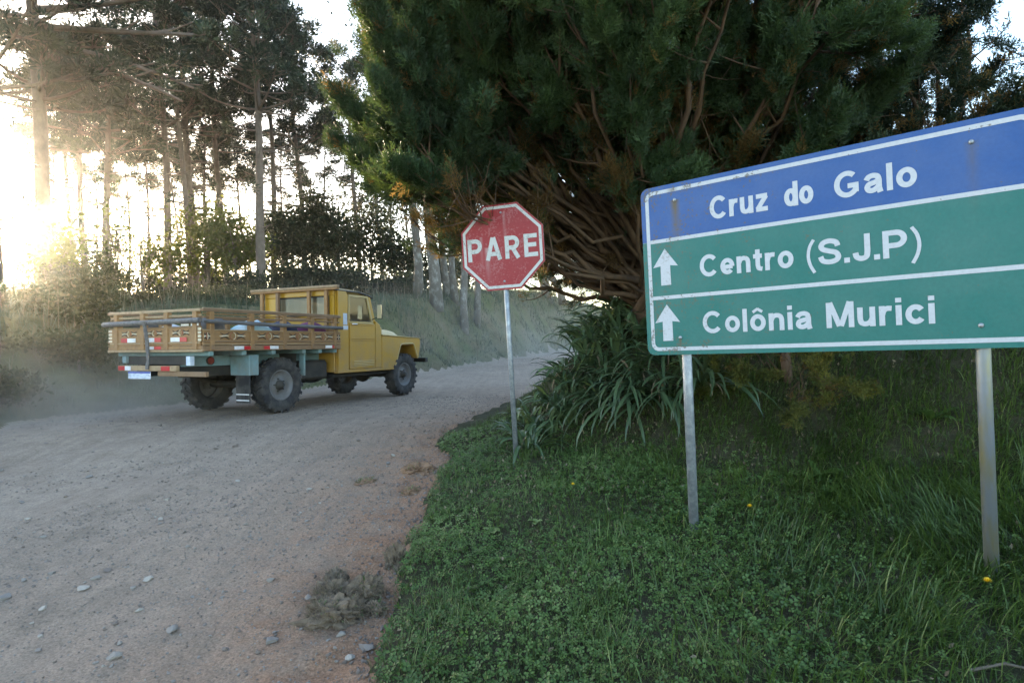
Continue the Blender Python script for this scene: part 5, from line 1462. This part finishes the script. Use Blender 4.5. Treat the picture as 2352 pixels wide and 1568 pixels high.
AGA = [((0.12, 5.42), 'strappy clump lowest on the bank, touching the stop sign post', 0.9, 0), ((0.30, 5.72), 'strappy clump second up the bank from the stop sign post', 0.9, 0),
 ((0.16, 5.86), 'strappy clump at the road edge just behind the stop sign post', 0.85, 0), ((0.40, 6.00), 'strappy clump third along the road edge from the stop sign post', 0.95, 0),
 ((0.52, 5.80), 'dark strappy clump low on the grassy side, uphill of the stop sign', 0.95, 0), ((0.60, 6.12), 'strappy clump halfway up the road side of the bank', 1.0, 0),
 ((0.74, 5.98), 'strappy clump in the thick middle of the planted slope', 1.0, 0), ((0.56, 6.30), 'strappy clump whose leaves lean over the dirt road shoulder', 0.95, 0),
 ((0.80, 6.28), 'strappy clump just below the crest, road side', 1.05, 0), ((0.98, 6.08), 'strappy clump on the crest above the clover slope', 1.05, 0),
 ((1.12, 6.26), 'broad strappy clump on the crest nearly under the board corner', 1.05, 0), ((0.93, 6.50), 'yellow tipped strappy clump on the crest of the bank by the road', 1.05, 0),
 ((1.18, 6.50), 'strappy clump behind the crest in front of the cypress foot', 1.1, 0), ((1.36, 6.34), 'strappy clump half hidden by the lower corner of the board', 1.05, 0),
 ((0.80, 6.62), 'strappy clump on the outer road side edge of the crest', 0.95, 0), ((1.05, 6.75), 'upright strappy clump between the crest and the cypress foot', 1.1, 0),
 ((1.28, 6.80), 'strappy clump standing tall at the cypress foot', 1.25, 0), ((1.10, 7.10), 'tallest strappy clump, dark against the bright gap', 1.35, 0),
 ((1.38, 7.05), 'tall strappy clump against the cypress trunk', 1.3, 0), ((0.98, 7.30), 'strappy clump at the far end of the bank overlooking the road', 1.2, 0),
 ((1.20, 7.55), 'hindmost strappy clump under the drooping dark cypress', 1.3, 0), ((1.08, 5.72), 'strappy clump with a few trailing leaves above the clover slope', 0.95, 1),
 ((1.20, 5.85), 'strappy clump with trailing leaves below the board corner', 1.0, 1), ((1.27, 5.60), 'strappy clump with long leaves trailing down the bank beside the board post', 1.05, 1),
 ((1.42, 5.48), 'strappy clump with trailing leaves right behind the board post', 1.05, 1), ((1.52, 5.86), 'strappy clump in the shade under the board behind its post', 1.0, 1),
 ((1.70, 5.36), 'small arching strappy clump between the board post and the golden conifer', 0.95, 1), ((0.86, 5.74), 'strappy clump lowest on the clover side of the planted slope', 0.85, 0),
 ((1.66, 6.05), 'strappy clump deepest in the shade behind the board', 1.0, 0)]
for i, ((x, y), lab, sc, hang) in enumerate(AGA):
    rng = np.random.default_rng(700 + i)
    c = empty('strap_leaf_plant', (x, y, gz(x, y) - 0.02), (0, 0, 0))
    tag(c, lab or 'dense dark green strappy clump in the mass along the bank crest', 'plant', 'strap leaved clumps on the bank')
    nl = 30 if not hang else 34
    for k in range(nl):
        me = LEAFD[rng.integers(0, 6)] if (hang and rng.random() < 0.65) else LEAFM[rng.integers(0, 14)]
        if rng.random() < 0.07: me = DRYL[rng.integers(0, 3)]
        az = rng.uniform(0, 2 * math.pi)
        if hang and rng.random() < 0.6: az = R(-118) + rng.normal() * 0.8
        s = sc * rng.uniform(0.68, 1.05)
        obj('leaf', me, None, c, (0.05 * math.cos(az) + rng.normal() * 0.03, 0.05 * math.sin(az) + rng.normal() * 0.03, 0), (rng.normal() * 0.10, rng.normal() * 0.12, az), (s, s, s))

# --- grass, clover -----------------------------------------------------------
def blades(P, h, w, az, lean, curl, seg=3):
    """curved grass blades; arrays of length n"""
    n = len(P); rows = []
    d = np.stack([np.cos(az), np.sin(az), np.zeros(n)], -1); lat = np.stack([-np.sin(az), np.cos(az), np.zeros(n)], -1)
    p = P.copy(); a = np.pi / 2 - lean
    for i in range(seg + 1):
        t = i / seg
        ww = (w * (1 - 0.25 * t))[:, None] * 0.5
        if i < seg: rows += [p - lat * ww, p + lat * ww]
        else: rows += [p]
        st = (h / seg)[:, None]
        p = p + (d * np.cos(a)[:, None] + np.array([0, 0, 1.0]) * np.sin(a)[:, None]) * st
        a = a - curl / seg
    k = 2 * seg + 1
    V = np.stack(rows, 1).reshape(-1, 3)
    off = (np.arange(n) * k)[:, None]
    Q = np.concatenate([off + np.array([[2 * i, 2 * i + 1, 2 * i + 3, 2 * i + 2]]) for i in range(seg - 1)], 0)
    T = off + np.array([[2 * seg - 2, 2 * seg - 1, 2 * seg]])
    return V, Q, T, k

rng = np.random.default_rng(41)
def scatter(n, x0, x1, y0, y1, keep):
    x = rng.uniform(x0, x1, n); y = rng.uniform(y0, y1, n); k = keep(x, y); x, y = x[k], y[k]
    return x, y, ground_h(x, y)
def bare(x, y):       # bare earth showing through: shaded soil by the board post, under the conifers
    p = np.exp(-(((x - 1.42) / 0.22) ** 2 + ((y - 4.35) / 0.40) ** 2))
    q = ss(4.9, 5.6, y) * ss(1.9, 2.6, x)
    return np.clip(0.8 * p + q * 0.12, 0, 1)
longg = lambda x, y: ss(0.75, 1.9, x + 0.25 * fbm(x, y, 1.2, 61) + 0.10 * (3.0 - y))
inview = lambda x, y: (x > -0.93 * y - 0.5) & (x < 1.3 * y + 0.9)
AG = Acc()
# long lax grass on the right
x, y, z = scatter(158000, 0.2, 7.0, 1.25, 7.2, lambda x, y: (d_right(x, y) > 0.0) & inview(x, y) & (rng.random(len(x)) < (0.10 + 0.90 * longg(x, y)) * (1 - 0.9 * bare(x, y)) * np.clip(3.2 / y, 0.85, 1.0) * (0.35 + 0.65 * (fbm(x, y, 3.0, 63) > -0.12))))
n = len(x); pa = 2 * np.pi * (vnoise(x, y, 1.1, 65)) * 0.9 - 2.25
V, Q, T, k = blades(np.stack([x, y, z - 0.01], -1), rng.uniform(0.10, 0.24, n) * (0.8 + 0.5 * (fbm(x, y, 2.0, 66) + 0.2)), rng.uniform(0.0034, 0.0066, n), pa + rng.normal(size=n) * 0.9, np.abs(rng.normal(size=n)) * 0.45, rng.uniform(0.5, 2.1, n), 4)
AG.add(V, Q, T, np.repeat(np.clip(0.25 + 0.30 * rng.random(n) + 0.5 * vnoise(x, y, 2.2, 67) + (rng.random(n) < 0.04) * 0.5, 0, 1), k))
# short fine grass between the clover
x, y, z = scatter(178000, -0.9, 6.5, 1.25, 6.6, lambda x, y: (d_right(x, y) > -0.02) & inview(x, y) & (rng.random(len(x)) < (1 - 0.55 * longg(x, y)) * (1 - 0.8 * bare(x, y)) * np.clip(3.6 / y, 0.7, 1) * (0.40 + 0.7 * (fbm(x, y, 2.5, 68) > 0.0))))
n = len(x)
V, Q, T, k = blades(np.stack([x, y, z - 0.005], -1), rng.uniform(0.025, 0.085, n) * (0.8 + 0.9 * (fbm(x, y, 4.0, 69) > 0.15)), rng.uniform(0.0020, 0.0036, n), rng.uniform(0, 6.28, n), np.abs(rng.normal(size=n)) * 0.5, rng.uniform(0.2, 1.6, n), 3)
AG.add(V, Q, T, np.repeat(np.clip(0.45 + 0.45 * (rng.random(n) - 0.3) + 0.4 * vnoise(x, y, 2.2, 70), 0, 1), k))
tag(obj('grass', AG.mesh('grass', M['grass'])), kind='stuff')
# clover: three folded leaflets on a short stalk
x, y, z = scatter(84000, -0.9, 5.5, 1.25, 6.3, lambda x, y: (d_right(x, y) > 0.0) & inview(x, y) & (rng.random(len(x)) < (1 - 0.80 * longg(x, y)) * (1 - 0.85 * bare(x, y)) * np.clip(3.6 / y, 0.72, 1) * (0.45 + 0.55 * (fbm(x, y, 2.0, 72) > -0.15))))
n = len(x)
tv, tq = [], []
for j in range(3):
    a = j * 2 * math.pi / 3; c, s = math.cos(a), math.sin(a)
    for (r_, l_, h_) in ((0.08, 0, 0.0), (0.62, 0.42, 0.10), (0.98, 0.16, 0.05), (0.90, 0.0, 0.0), (0.98, -0.16, 0.05), (0.62, -0.42, 0.10)):
        tv.append((r_ * c - l_ * s, r_ * s + l_ * c, h_))
    k = j * 6; tq += [(k, k + 3, k + 2, k + 1), (k, k + 5, k + 4, k + 3)]
d = rng.normal(size=(n, 3)) * 0.38 + np.array([-0.1, -0.25, 1.0])
sz = rng.uniform(0.010, 0.021, n) * (1.0 + 0.5 * (vnoise(x, y, 1.5, 75)))
Mx = frames(d, rng) * sz[:, None, None]
CV, CQ, _, CA = stamp(np.array(tv), np.array(tq), None, Mx, np.stack([x, y, z + rng.uniform(0.012, 0.055, n) * (0.7 + 0.8 * (vnoise(x, y, 2.0, 77) + 0.5))], -1), np.clip(0.40 + 0.5 * (rng.random(n) - 0.4) + 0.5 * vnoise(x, y, 1.8, 76), 0, 1))
ac = Acc(); ac.add(CV, CQ, None, CA)
tag(obj('clover', ac.mesh('clover', M['clover'])), kind='stuff')
# dry leaves and twiglets lying about
x, y, z = scatter(9000, -0.8, 4.5, 1.4, 6.4, lambda x, y: (d_right(x, y) > 0.02) & inview(x, y) & (rng.random(len(x)) < 0.25 + 0.5 * ss(3.4, 4.6, y)))
n = len(x)
V, Q, T, A = stamp(LEAF_V, LEAF_Q, None, frames(rng.normal(size=(n, 3)) + np.array([0, 0, 1.2]), rng) * rng.uniform(0.012, 0.035, n)[:, None, None], np.stack([x, y, z + rng.uniform(0.004, 0.03, n)], -1), rng.random(n))
ac = Acc(); ac.add(V, Q, T, A)
tag(obj('leaf_litter', ac.mesh('leaf_litter', M['dry'])), kind='stuff')
# weeds and tall grass all over the far bank
def far_weeds(n, ymax, h0, h1, w0, w1, seed):
    x = rng.uniform(-22, 16, n); y = ymax * rng.random(n) ** 1.5 + 4
    dl = d_left(x, y)
    k = (dl > 0.05) & (dl < 9) & (rng.random(n) < np.where(dl < 3.6, 1.0, 0.45)) & (np.abs(x) < 0.95 * y + 1) & (rng.random(n) < 0.25 + 0.75 * (fbm(x, y, 0.9, seed) > -0.2))
    x, y = x[k], y[k]; return x, y, ground_h(x, y)
x, y, z = far_weeds(260000, 46, 0, 0, 0, 0, 81)
n = len(x); hh = rng.uniform(0.12, 0.42, n) * (1 + 0.9 * (fbm(x, y, 0.8, 83))) * np.clip(0.45 + 0.35 * d_left(x, y), 0.3, 1.0)
V, Q, T, k = blades(np.stack([x, y, z - 0.02], -1), hh, rng.uniform(0.008, 0.020, n) * np.clip(y / 14, 0.7, 2.2), rng.uniform(0, 6.28, n), np.abs(rng.normal(size=n)) * 0.4, rng.uniform(0.2, 1.6, n), 2)
ac = Acc(); ac.add(V, Q, T, np.repeat(np.clip(0.35 + 0.5 * (rng.random(n) - 0.3) + 0.6 * fbm(x, y, 0.6, 84, 3), 0, 1), k))
tag(obj('tall_weeds', ac.mesh('tall_weeds', M['weed'])), kind='stuff')
# pale dead stalks standing in it
x, y, z = far_weeds(9000, 40, 0, 0, 0, 0, 86)
n = len(x)
V, Q, T, k = blades(np.stack([x, y, z - 0.02], -1), rng.uniform(0.4, 1.1, n), rng.uniform(0.006, 0.012, n) * np.clip(y / 14, 0.7, 2.0), rng.uniform(0, 6.28, n), np.abs(rng.normal(size=n)) * 0.25, rng.uniform(0.0, 0.6, n), 3)
ac = Acc(); ac.add(V, Q, T, np.repeat(rng.random(n), k))
tag(obj('dead_stalks', ac.mesh('dead_stalks', M['dry'])), kind='stuff')

# --- gravel and stones ----------------------------------------------------
def stone_tpl(rng, sub=1, flat=0.6):
    bm = bmesh.new(); bmesh.ops.create_icosphere(bm, subdivisions=sub, radius=1.0)
    V = np.array([v.co[:] for v in bm.verts]); T = np.array([[v.index for v in f.verts] for f in bm.faces]); bm.free()
    for _ in range(9):       # cut flat faces into the pebble
        nrm = unit(rng.normal(size=3)); dd = rng.uniform(0.42, 0.78); e = V @ nrm - dd
        V = V - np.clip(e, 0, None)[:, None] * nrm
    V = V * np.array([rng.uniform(0.9, 1.3), rng.uniform(0.7, 1.0), flat * rng.uniform(0.7, 1.1)]) + rng.normal(size=V.shape) * 0.035
    return V, T
def stonemat(name):
    m, nt, b = mat_new(name)
    at = N(nt, 'ShaderNodeAttribute', attribute_name='rnd')
    r = ramp(nt, at.outputs['Fac'], [(0.0, (0.13, 0.10, 0.085)), (0.35, (0.20, 0.165, 0.145)), (0.6, (0.195, 0.175, 0.16)), (0.85, (0.26, 0.225, 0.19)), (1.0, (0.36, 0.32, 0.275))])
    no = noise_node(nt, 60, 3, 0.6); r2 = ramp(nt, no.outputs[0], [(0.3, (0.8, 0.8, 0.8)), (0.7, (1.12, 1.1, 1.08))])
    nt.links.new(mixc(nt, r.outputs[0], r2.outputs[0], 0.8, 'MULTIPLY'), b.inputs['Base Color'])
    b.inputs['Roughness'].default_value = 0.85
    return m
M['stone'] = stonemat('road_stone')
rng = np.random.default_rng(55)
ST = [stone_tpl(rng) for _ in range(8)]
onroad = lambda x, y: (d_right(x, y) < -0.01) & (d_left(x, y) < 0.0) & inview(x, y)
GR = Acc()
for (nn, y0, y1, s0, s1, thr) in ((30000, 1.4, 4.8, 0.003, 0.009, -0.30), (13000, 4.0, 11.0, 0.007, 0.015, -0.15), (2600, 1.4, 6.0, 0.008, 0.016, -0.3)):
    x, y, z = scatter(nn, -7.5, 1.5, y0, y1, lambda x, y: onroad(x, y) & (fbm(x * 0.93 - y * 0.36, y * 0.5, 1.3, 57) + 0.25 * rng.random(len(x)) > thr + 0.12))
    n = len(x); s = s0 + (s1 - s0) * rng.random(n) ** 2.2
    Mx = frames(rng.normal(size=(n, 3)) * 0.35 + np.array([0, 0, 1]), rng) * s[:, None, None]
    ch = rng.integers(0, 8, n)
    for c in range(8):
        k = ch == c
        V, Q, T, A = stamp(ST[c][0], None, ST[c][1], Mx[k], np.stack([x, y, z + s * 0.15], -1)[k], rng.random(k.sum()) * 0.85)
        GR.add(V, Q, T, A)
# crumbs of earth along the eroded verge
x, y, z = scatter(16000, -2.2, 0.6, 1.5, 8.0, lambda x, y: onroad(x, y) & (rng.random(len(x)) < np.exp(d_right(x, y) / 0.28)))
n = len(x); s = 0.004 + 0.014 * rng.random(n) ** 2.5
Mx = frames(rng.normal(size=(n, 3)), rng) * s[:, None, None]
V, Q, T, A = stamp(ST[0][0], None, ST[0][1], Mx, np.stack([x, y, z + s * 0.2], -1), rng.random(n) * 0.15)
GR.add(V, Q, T, A)
g = obj('gravel', GR.mesh('gravel', M['stone'])); tag(g, kind='stuff')
# larger loose stones, each its own thing
STB = []
for i in range(9):
    V, T = stone_tpl(rng, 2, 0.62)
    STB.append([np_mesh('stone', V, None, T, M['stone'], False, {'rnd': np.full(len(V), q)}) for q in (0.12, 0.38, 0.58, 0.72, 0.95)])
def stone(x, y, s, q, label, i, rot=0.0, flat=1.0):
    o = obj('stone', STB[i % 9][q], None, None, (x, y, float(ground_h(np.array([x]), np.array([y]))[0]) + s * 0.18 * flat), (0, 0, rot), (s, s, s * flat))
    tag(o, label, 'stone', 'loose stones on the dirt road')
SPEC = [(-4.03, 5.52, 0.034, 2, 'bluish stone alone on the middle of the dirt road'), (-2.14, 3.36, 0.030, 4, 'pale stone on the dirt road in line with the tyre tracks'),
 (-2.45, 3.27, 0.052, 4, 'largest flat whitish slab on the dirt road', 0.35), (-2.82, 3.19, 0.045, 2, 'grey stone cut by the picture edge on the road'),
 (-1.67, 2.79, 0.042, 2, 'angular bluish grey stone on the bare dirt'), (-1.40, 3.26, 0.030, 3, 'light grey stone near the reddish soil'),
 (-1.14, 2.64, 0.036, 2, 'smooth grey stone beside the dry turf clods'), (-0.70, 2.58, 0.040, 1, 'rounded brownish stone at the foot of the eroded verge'),
 (-0.83, 2.66, 0.026, 3, 'small light stone just below the turf clods'), (-1.12, 3.05, 0.030, 2, 'grey stone touching the dry turf clods'),
 (-1.81, 2.58, 0.034, 3, 'chunky light grey stone low on the road'), (-0.80, 3.50, 0.034, 3, 'grey stone against the crumbling verge'),
 (-0.95, 5.32, 0.050, 1, 'earthy stone beside the small soil heap'), (-1.97, 3.01, 0.024, 4, 'small white stone among the gravel')]
for i, a in enumerate(SPEC): stone(a[0], a[1], a[2], a[3], a[4], i, i * 1.3, a[5] if len(a) > 5 else 1.0)
k = 0
while k < 130:
    y = 1.75 + 6.5 * rng.random() ** 1.3; x = rng.uniform(-0.9 * y - 0.2, edge_r(y) - 0.05)
    if not onroad(np.array([x]), np.array([y]))[0]: continue
    s = (0.009 + 0.013 * rng.random() ** 2) * (1 + 0.10 * y)
    stone(x, y, s, int(rng.integers(0, 5)), 'small loose stone lying on the gravelly dirt road', int(rng.integers(0, 9)), rng.uniform(0, 6)); k += 1

# --- uprooted turf clods, soil heaps -----------------------------------------
clod_m = worn('dry_earth', (0.17, 0.13, 0.095), (0.07, 0.05, 0.038), 22, 0.95, bstr=0.8, bscale=60, spec=0.1)
clod_r = worn('reddish_earth', (0.25, 0.155, 0.10), (0.15, 0.09, 0.06), 14, 0.95, bstr=0.8, bscale=60, spec=0.1)
def clod(x, y, sx, sy, sz, label, seed, fibres=220, green=30, mat=clod_m, name='turf_clod', cat='clod', tilt=0.0):
    sx, sy = sx * 0.86, sy * 0.86
    rng = np.random.default_rng(seed)
    bm = bmesh.new(); bmesh.ops.create_icosphere(bm, subdivisions=4, radius=1.0)
    co = np.array([v.co[:] for v in bm.verts])
    k = 0.95 + 0.6 * fbm(co[:, 0] * 1.2 + seed, co[:, 1] * 1.2 + co[:, 2], 1.8, seed % 50, 4) + 0.45 * fbm(co[:, 0] * 2 + co[:, 2], co[:, 1] * 2 - co[:, 2], 4.5, seed % 31, 3) + 0.12 * rng.random(len(co))
    co = co * k[:, None]
    for v, c in zip(bm.verts, co): v.co = (c[0] * sx, c[1] * sy, max(c[2], -0.5) * sz)
    me = bm_mesh(bm, 'earth', False)
    z = gz(x, y)
    root = empty(name, (x, y, z - 0.01)); root.rotation_euler = (0, 0, rng.uniform(0, 3)); tag(root, label, cat, 'uprooted clods along the verge')
    obj('earth', me, mat, root, (0, 0, sz * 0.3))
    def on(n):
        d = unit(rng.normal(size=(n, 3))); d[:, 2] = np.abs(d[:, 2])
        return d * np.array([sx, sy, sz]) * 0.92 + np.array([0, 0, sz * 0.3]), d
    fibres = int(fibres * 2.2)
    if fibres:
        P, d = on(fibres)
        V, Q, T, k = blades(P, rng.uniform(0.015, 0.065, fibres), np.full(fibres, 0.0017), np.arctan2(d[:, 1], d[:, 0]) + rng.normal(size=fibres) * 0.8, rng.uniform(0.3, 1.7, fibres), rng.uniform(-0.5, 2.0, fibres), 4)
        ac = Acc(); ac.add(V, Q, T, np.repeat(rng.random(fibres), k)); f = obj('dry_roots', ac.mesh('dry_roots', M['dry']), None, root); tag(f, kind='stuff')
    if green:
        P, d = on(green)
        V, Q, T, k = blades(P, rng.uniform(0.02, 0.045, green), rng.uniform(0.003, 0.007, green), rng.uniform(0, 6.28, green), rng.uniform(0.2, 1.3, green), rng.uniform(0, 1.6, green), 3)
        ac = Acc(); ac.add(V, Q, T, np.repeat(rng.random(green), k)); f = obj('grass_tuft', ac.mesh('grass_tuft', M['clover']), None, root); tag(f, kind='stuff')
clod(-0.90, 2.80, 0.16, 0.10, 0.075, 'hairy clod of dry uprooted turf, lowest and widest of the heap', 801, 420, 60)
clod(-0.80, 3.00, 0.10, 0.09, 0.085, 'brown lump of uprooted earth in the middle of the turf heap', 802, 200, 30)
clod(-0.98, 3.02, 0.11, 0.08, 0.070, 'dry lump of matted roots at the back of the turf heap', 803, 320, 20)
clod(-0.72, 3.33, 0.070, 0.065, 0.085, 'smooth upright grey clod leaning on the verge', 804, 40, 14)
clod(-1.02, 3.22, 0.07, 0.06, 0.06, 'small root bound clod above the turf heap', 805, 160, 10)
clod(-0.72, 2.86, 0.055, 0.05, 0.05, 'leafy little clod between the turf heap and the verge', 806, 80, 60)
clod(-0.90, 5.30, 0.16, 0.12, 0.07, 'low heap of reddish soil beside the grass edge', 807, 80, 30, clod_r, 'soil_heap', 'soil heap')
clod(-0.86, 4.72, 0.10, 0.08, 0.05, 'small tuft topped soil lump below the reddish heap', 808, 60, 60, clod_r, 'soil_heap', 'soil heap')
clod(-1.32, 5.10, 0.12, 0.10, 0.02, 'flattened weedy patch of soil on the dirt road', 809, 60, 50, clod_r, 'soil_heap', 'soil heap')

# dry stalks and roots strewn round the clods
rng = np.random.default_rng(61)
n = 900; x = -0.90 + rng.normal(size=n) * 0.20; y = 3.02 + rng.normal(size=n) * 0.26
k = d_right(x, y) < 0.05; x, y = x[k], y[k]; n = len(x)
V, Q, T, k = blades(np.stack([x, y, ground_h(x, y) + 0.004], -1), rng.uniform(0.02, 0.09, n), np.full(n, 0.0018), rng.uniform(0, 6.28, n), rng.uniform(0.8, 1.5, n), rng.uniform(-0.5, 0.9, n), 3)
ac = Acc(); ac.add(V, Q, T, np.repeat(rng.random(n), k))
tag(obj('dry_stalks', ac.mesh('dry_stalks', M['dry'])), kind='stuff')

# --- dandelions, broad leaved weeds, a dry twig ---------------------------------
yel = worn('dandelion_yellow', (0.75, 0.50, 0.01), (0.60, 0.36, 0.01), 200, 0.6)
def dandelion(x, y, label, h=0.13):
    z = gz(x, y); r = empty('dandelion', (x, y, z)); tag(r, label, 'flower', 'dandelions in the verge grass')
    V, Q, T = tube([(0, 0, 0), (0.006, -0.004, h * 0.6), (0.004, -0.012, h)], 0.0014, 5); obj('stem', np_mesh('stem', V, Q, T, None), M['clover'], r)
    V, T = [], []
    for k in range(34):
        a = k * 2.4; rr = 0.017 * math.sqrt((k + 1) / 34); el = 1.2 - 1.0 * (k / 34)
        dv = np.array([math.cos(a) * math.cos(el), math.sin(a) * math.cos(el), math.sin(el)]); s = np.array([-math.sin(a), math.cos(a), 0]) * 0.0028
        c = np.array([0.004, -0.012, h]); i = len(V)
        V += [c, c + dv * 0.012 - s, c + dv * 0.019, c + dv * 0.012 + s]; T += [(i, i + 1, i + 2), (i, i + 2, i + 3)]
    obj('flower_head', np_mesh('flower_head', V, None, T), yel, r)
dandelion(1.31, 3.36, 'yellow dandelion beside the first board post', 0.15)
dandelion(1.84, 2.34, 'yellow dandelion low in the long grass near the second board post', 0.14)
dandelion(0.38, 4.14, 'tiny yellow dandelion on the clover slope', 0.07)
def weed(x, y, n, L, w, label, seed, q=0.5):
    rng = np.random.default_rng(seed); z = gz(x, y)
    r = empty('broad_leaf_weed', (x, y, z)); tag(r, label, 'weed', 'broad leaved weeds in the verge')
    for k in range(n):
        V, Q = strap_leaf(rng, L * rng.uniform(0.7, 1.1), w * rng.uniform(0.8, 1.1), R(rng.uniform(25, 60)), R(rng.uniform(20, 90)), 0.2)
        obj('leaf', np_mesh('leaf', V, Q, None, M['clover'], True, {'rnd': np.full(len(V), q + rng.uniform(-0.2, 0.2))}), None, r, (0, 0, 0.01), (0, 0, k * 2 * math.pi / n + rng.uniform(-0.3, 0.3)))
weed(2.05, 4.00, 5, 0.20, 0.055, 'large dock leaf weed upright in the long grass between the posts', 901)
weed(1.95, 3.72, 5, 0.15, 0.05, 'rounded leaf weed below the dock in the long grass', 902)
weed(-0.17, 3.60, 4, 0.07, 0.045, 'pale broad leaf lying on the clover', 903, 1.0)
weed(0.10, 3.66, 4, 0.06, 0.04, 'pair of pale round leaves beside a bare spot in the clover', 904, 1.0)
weed(2.9, 4.1, 6, 0.18, 0.05, 'leafy weed at the foot of the dark conifer shrub', 905, 0.3)
V, Q, T = tube([(0, 0, 0), (0.10, -0.02, 0.03), (0.22, -0.07, 0.015), (0.30, -0.12, 0.05)], [0.005, 0.0045, 0.004, 0.002], 6)
tw = obj('dry_twig', np_mesh('dry_twig', V, Q, T), M['bark_grey'], None, (1.50, 1.98, gz(1.5, 1.98) + 0.04)); tag(tw, 'dry twig fallen in the long grass below the second board post', 'twig')

# --- the dust the rear wheels have thrown up -------------------------------------
dm = bpy.data.materials.new('dust'); dm.use_nodes = True; dn = dm.node_tree
dn.nodes.remove(dn.nodes['Principled BSDF'])
dv = dn.nodes.new('ShaderNodeVolumePrincipled'); dv.inputs['Color'].default_value = (0.95, 0.90, 0.84, 1); dv.inputs['Anisotropy'].default_value = 0.3
tc = N(dn, 'ShaderNodeTexCoord')
sx = N(dn, 'ShaderNodeSeparateXYZ'); dn.links.new(tc.outputs['Generated'], sx.inputs[0])
no = noise_node(dn, 0.9, 4, 0.6, 'Object', (1, 1, 1.8))
def mth(op, a, b=None, clamp=False):
    n = N(dn, 'ShaderNodeMath', operation=op, use_clamp=clamp)
    for i, v in enumerate((a, b)):
        if v is None: continue
        if isinstance(v, (int, float)): n.inputs[i].default_value = v
        else: dn.links.new(v, n.inputs[i])
    return n.outputs[0]
def hat(sock, p):        # 1 in the middle, 0 at both faces of the box
    return mth('POWER', mth('MULTIPLY', mth('MULTIPLY', sock, mth('SUBTRACT', 1.0, sock)), 4.0, True), p)
low = mth('POWER', mth('SUBTRACT', 1.0, sx.outputs[2], True), 1.8)
den = mth('MULTIPLY', mth('MULTIPLY', hat(sx.outputs[0], 0.7), hat(sx.outputs[1], 0.7)), low)
den = mth('MULTIPLY', den, mth('MULTIPLY', mth('SUBTRACT', no.outputs[0], 0.36, True), 2.6))
dn.links.new(mth('MULTIPLY', den, 0.95), dv.inputs['Density'])
dn.links.new(dv.outputs[0], dn.nodes['Material Output'].inputs['Volume'])
dm2 = dm.copy(); [l for l in dm2.node_tree.links if l.to_socket.name == 'Density'][0].from_node.inputs[1].default_value = 0.13
du2 = obj('dust_cloud', box(-14, 14, -3.2, 3.2, 0.0, 4.2, 0), dm2, None, (-0.5, 25.5, 0.42), (0, 0, R(66)))
tag(du2, kind='stuff')
du = obj('dust_cloud', box(-5.2, 5.2, -2.1, 2.1, 0.0, 1.5, 0), dm, None, (-7.0, 7.6, 0.42), (0, 0, R(66)))
tag(du, kind='stuff')
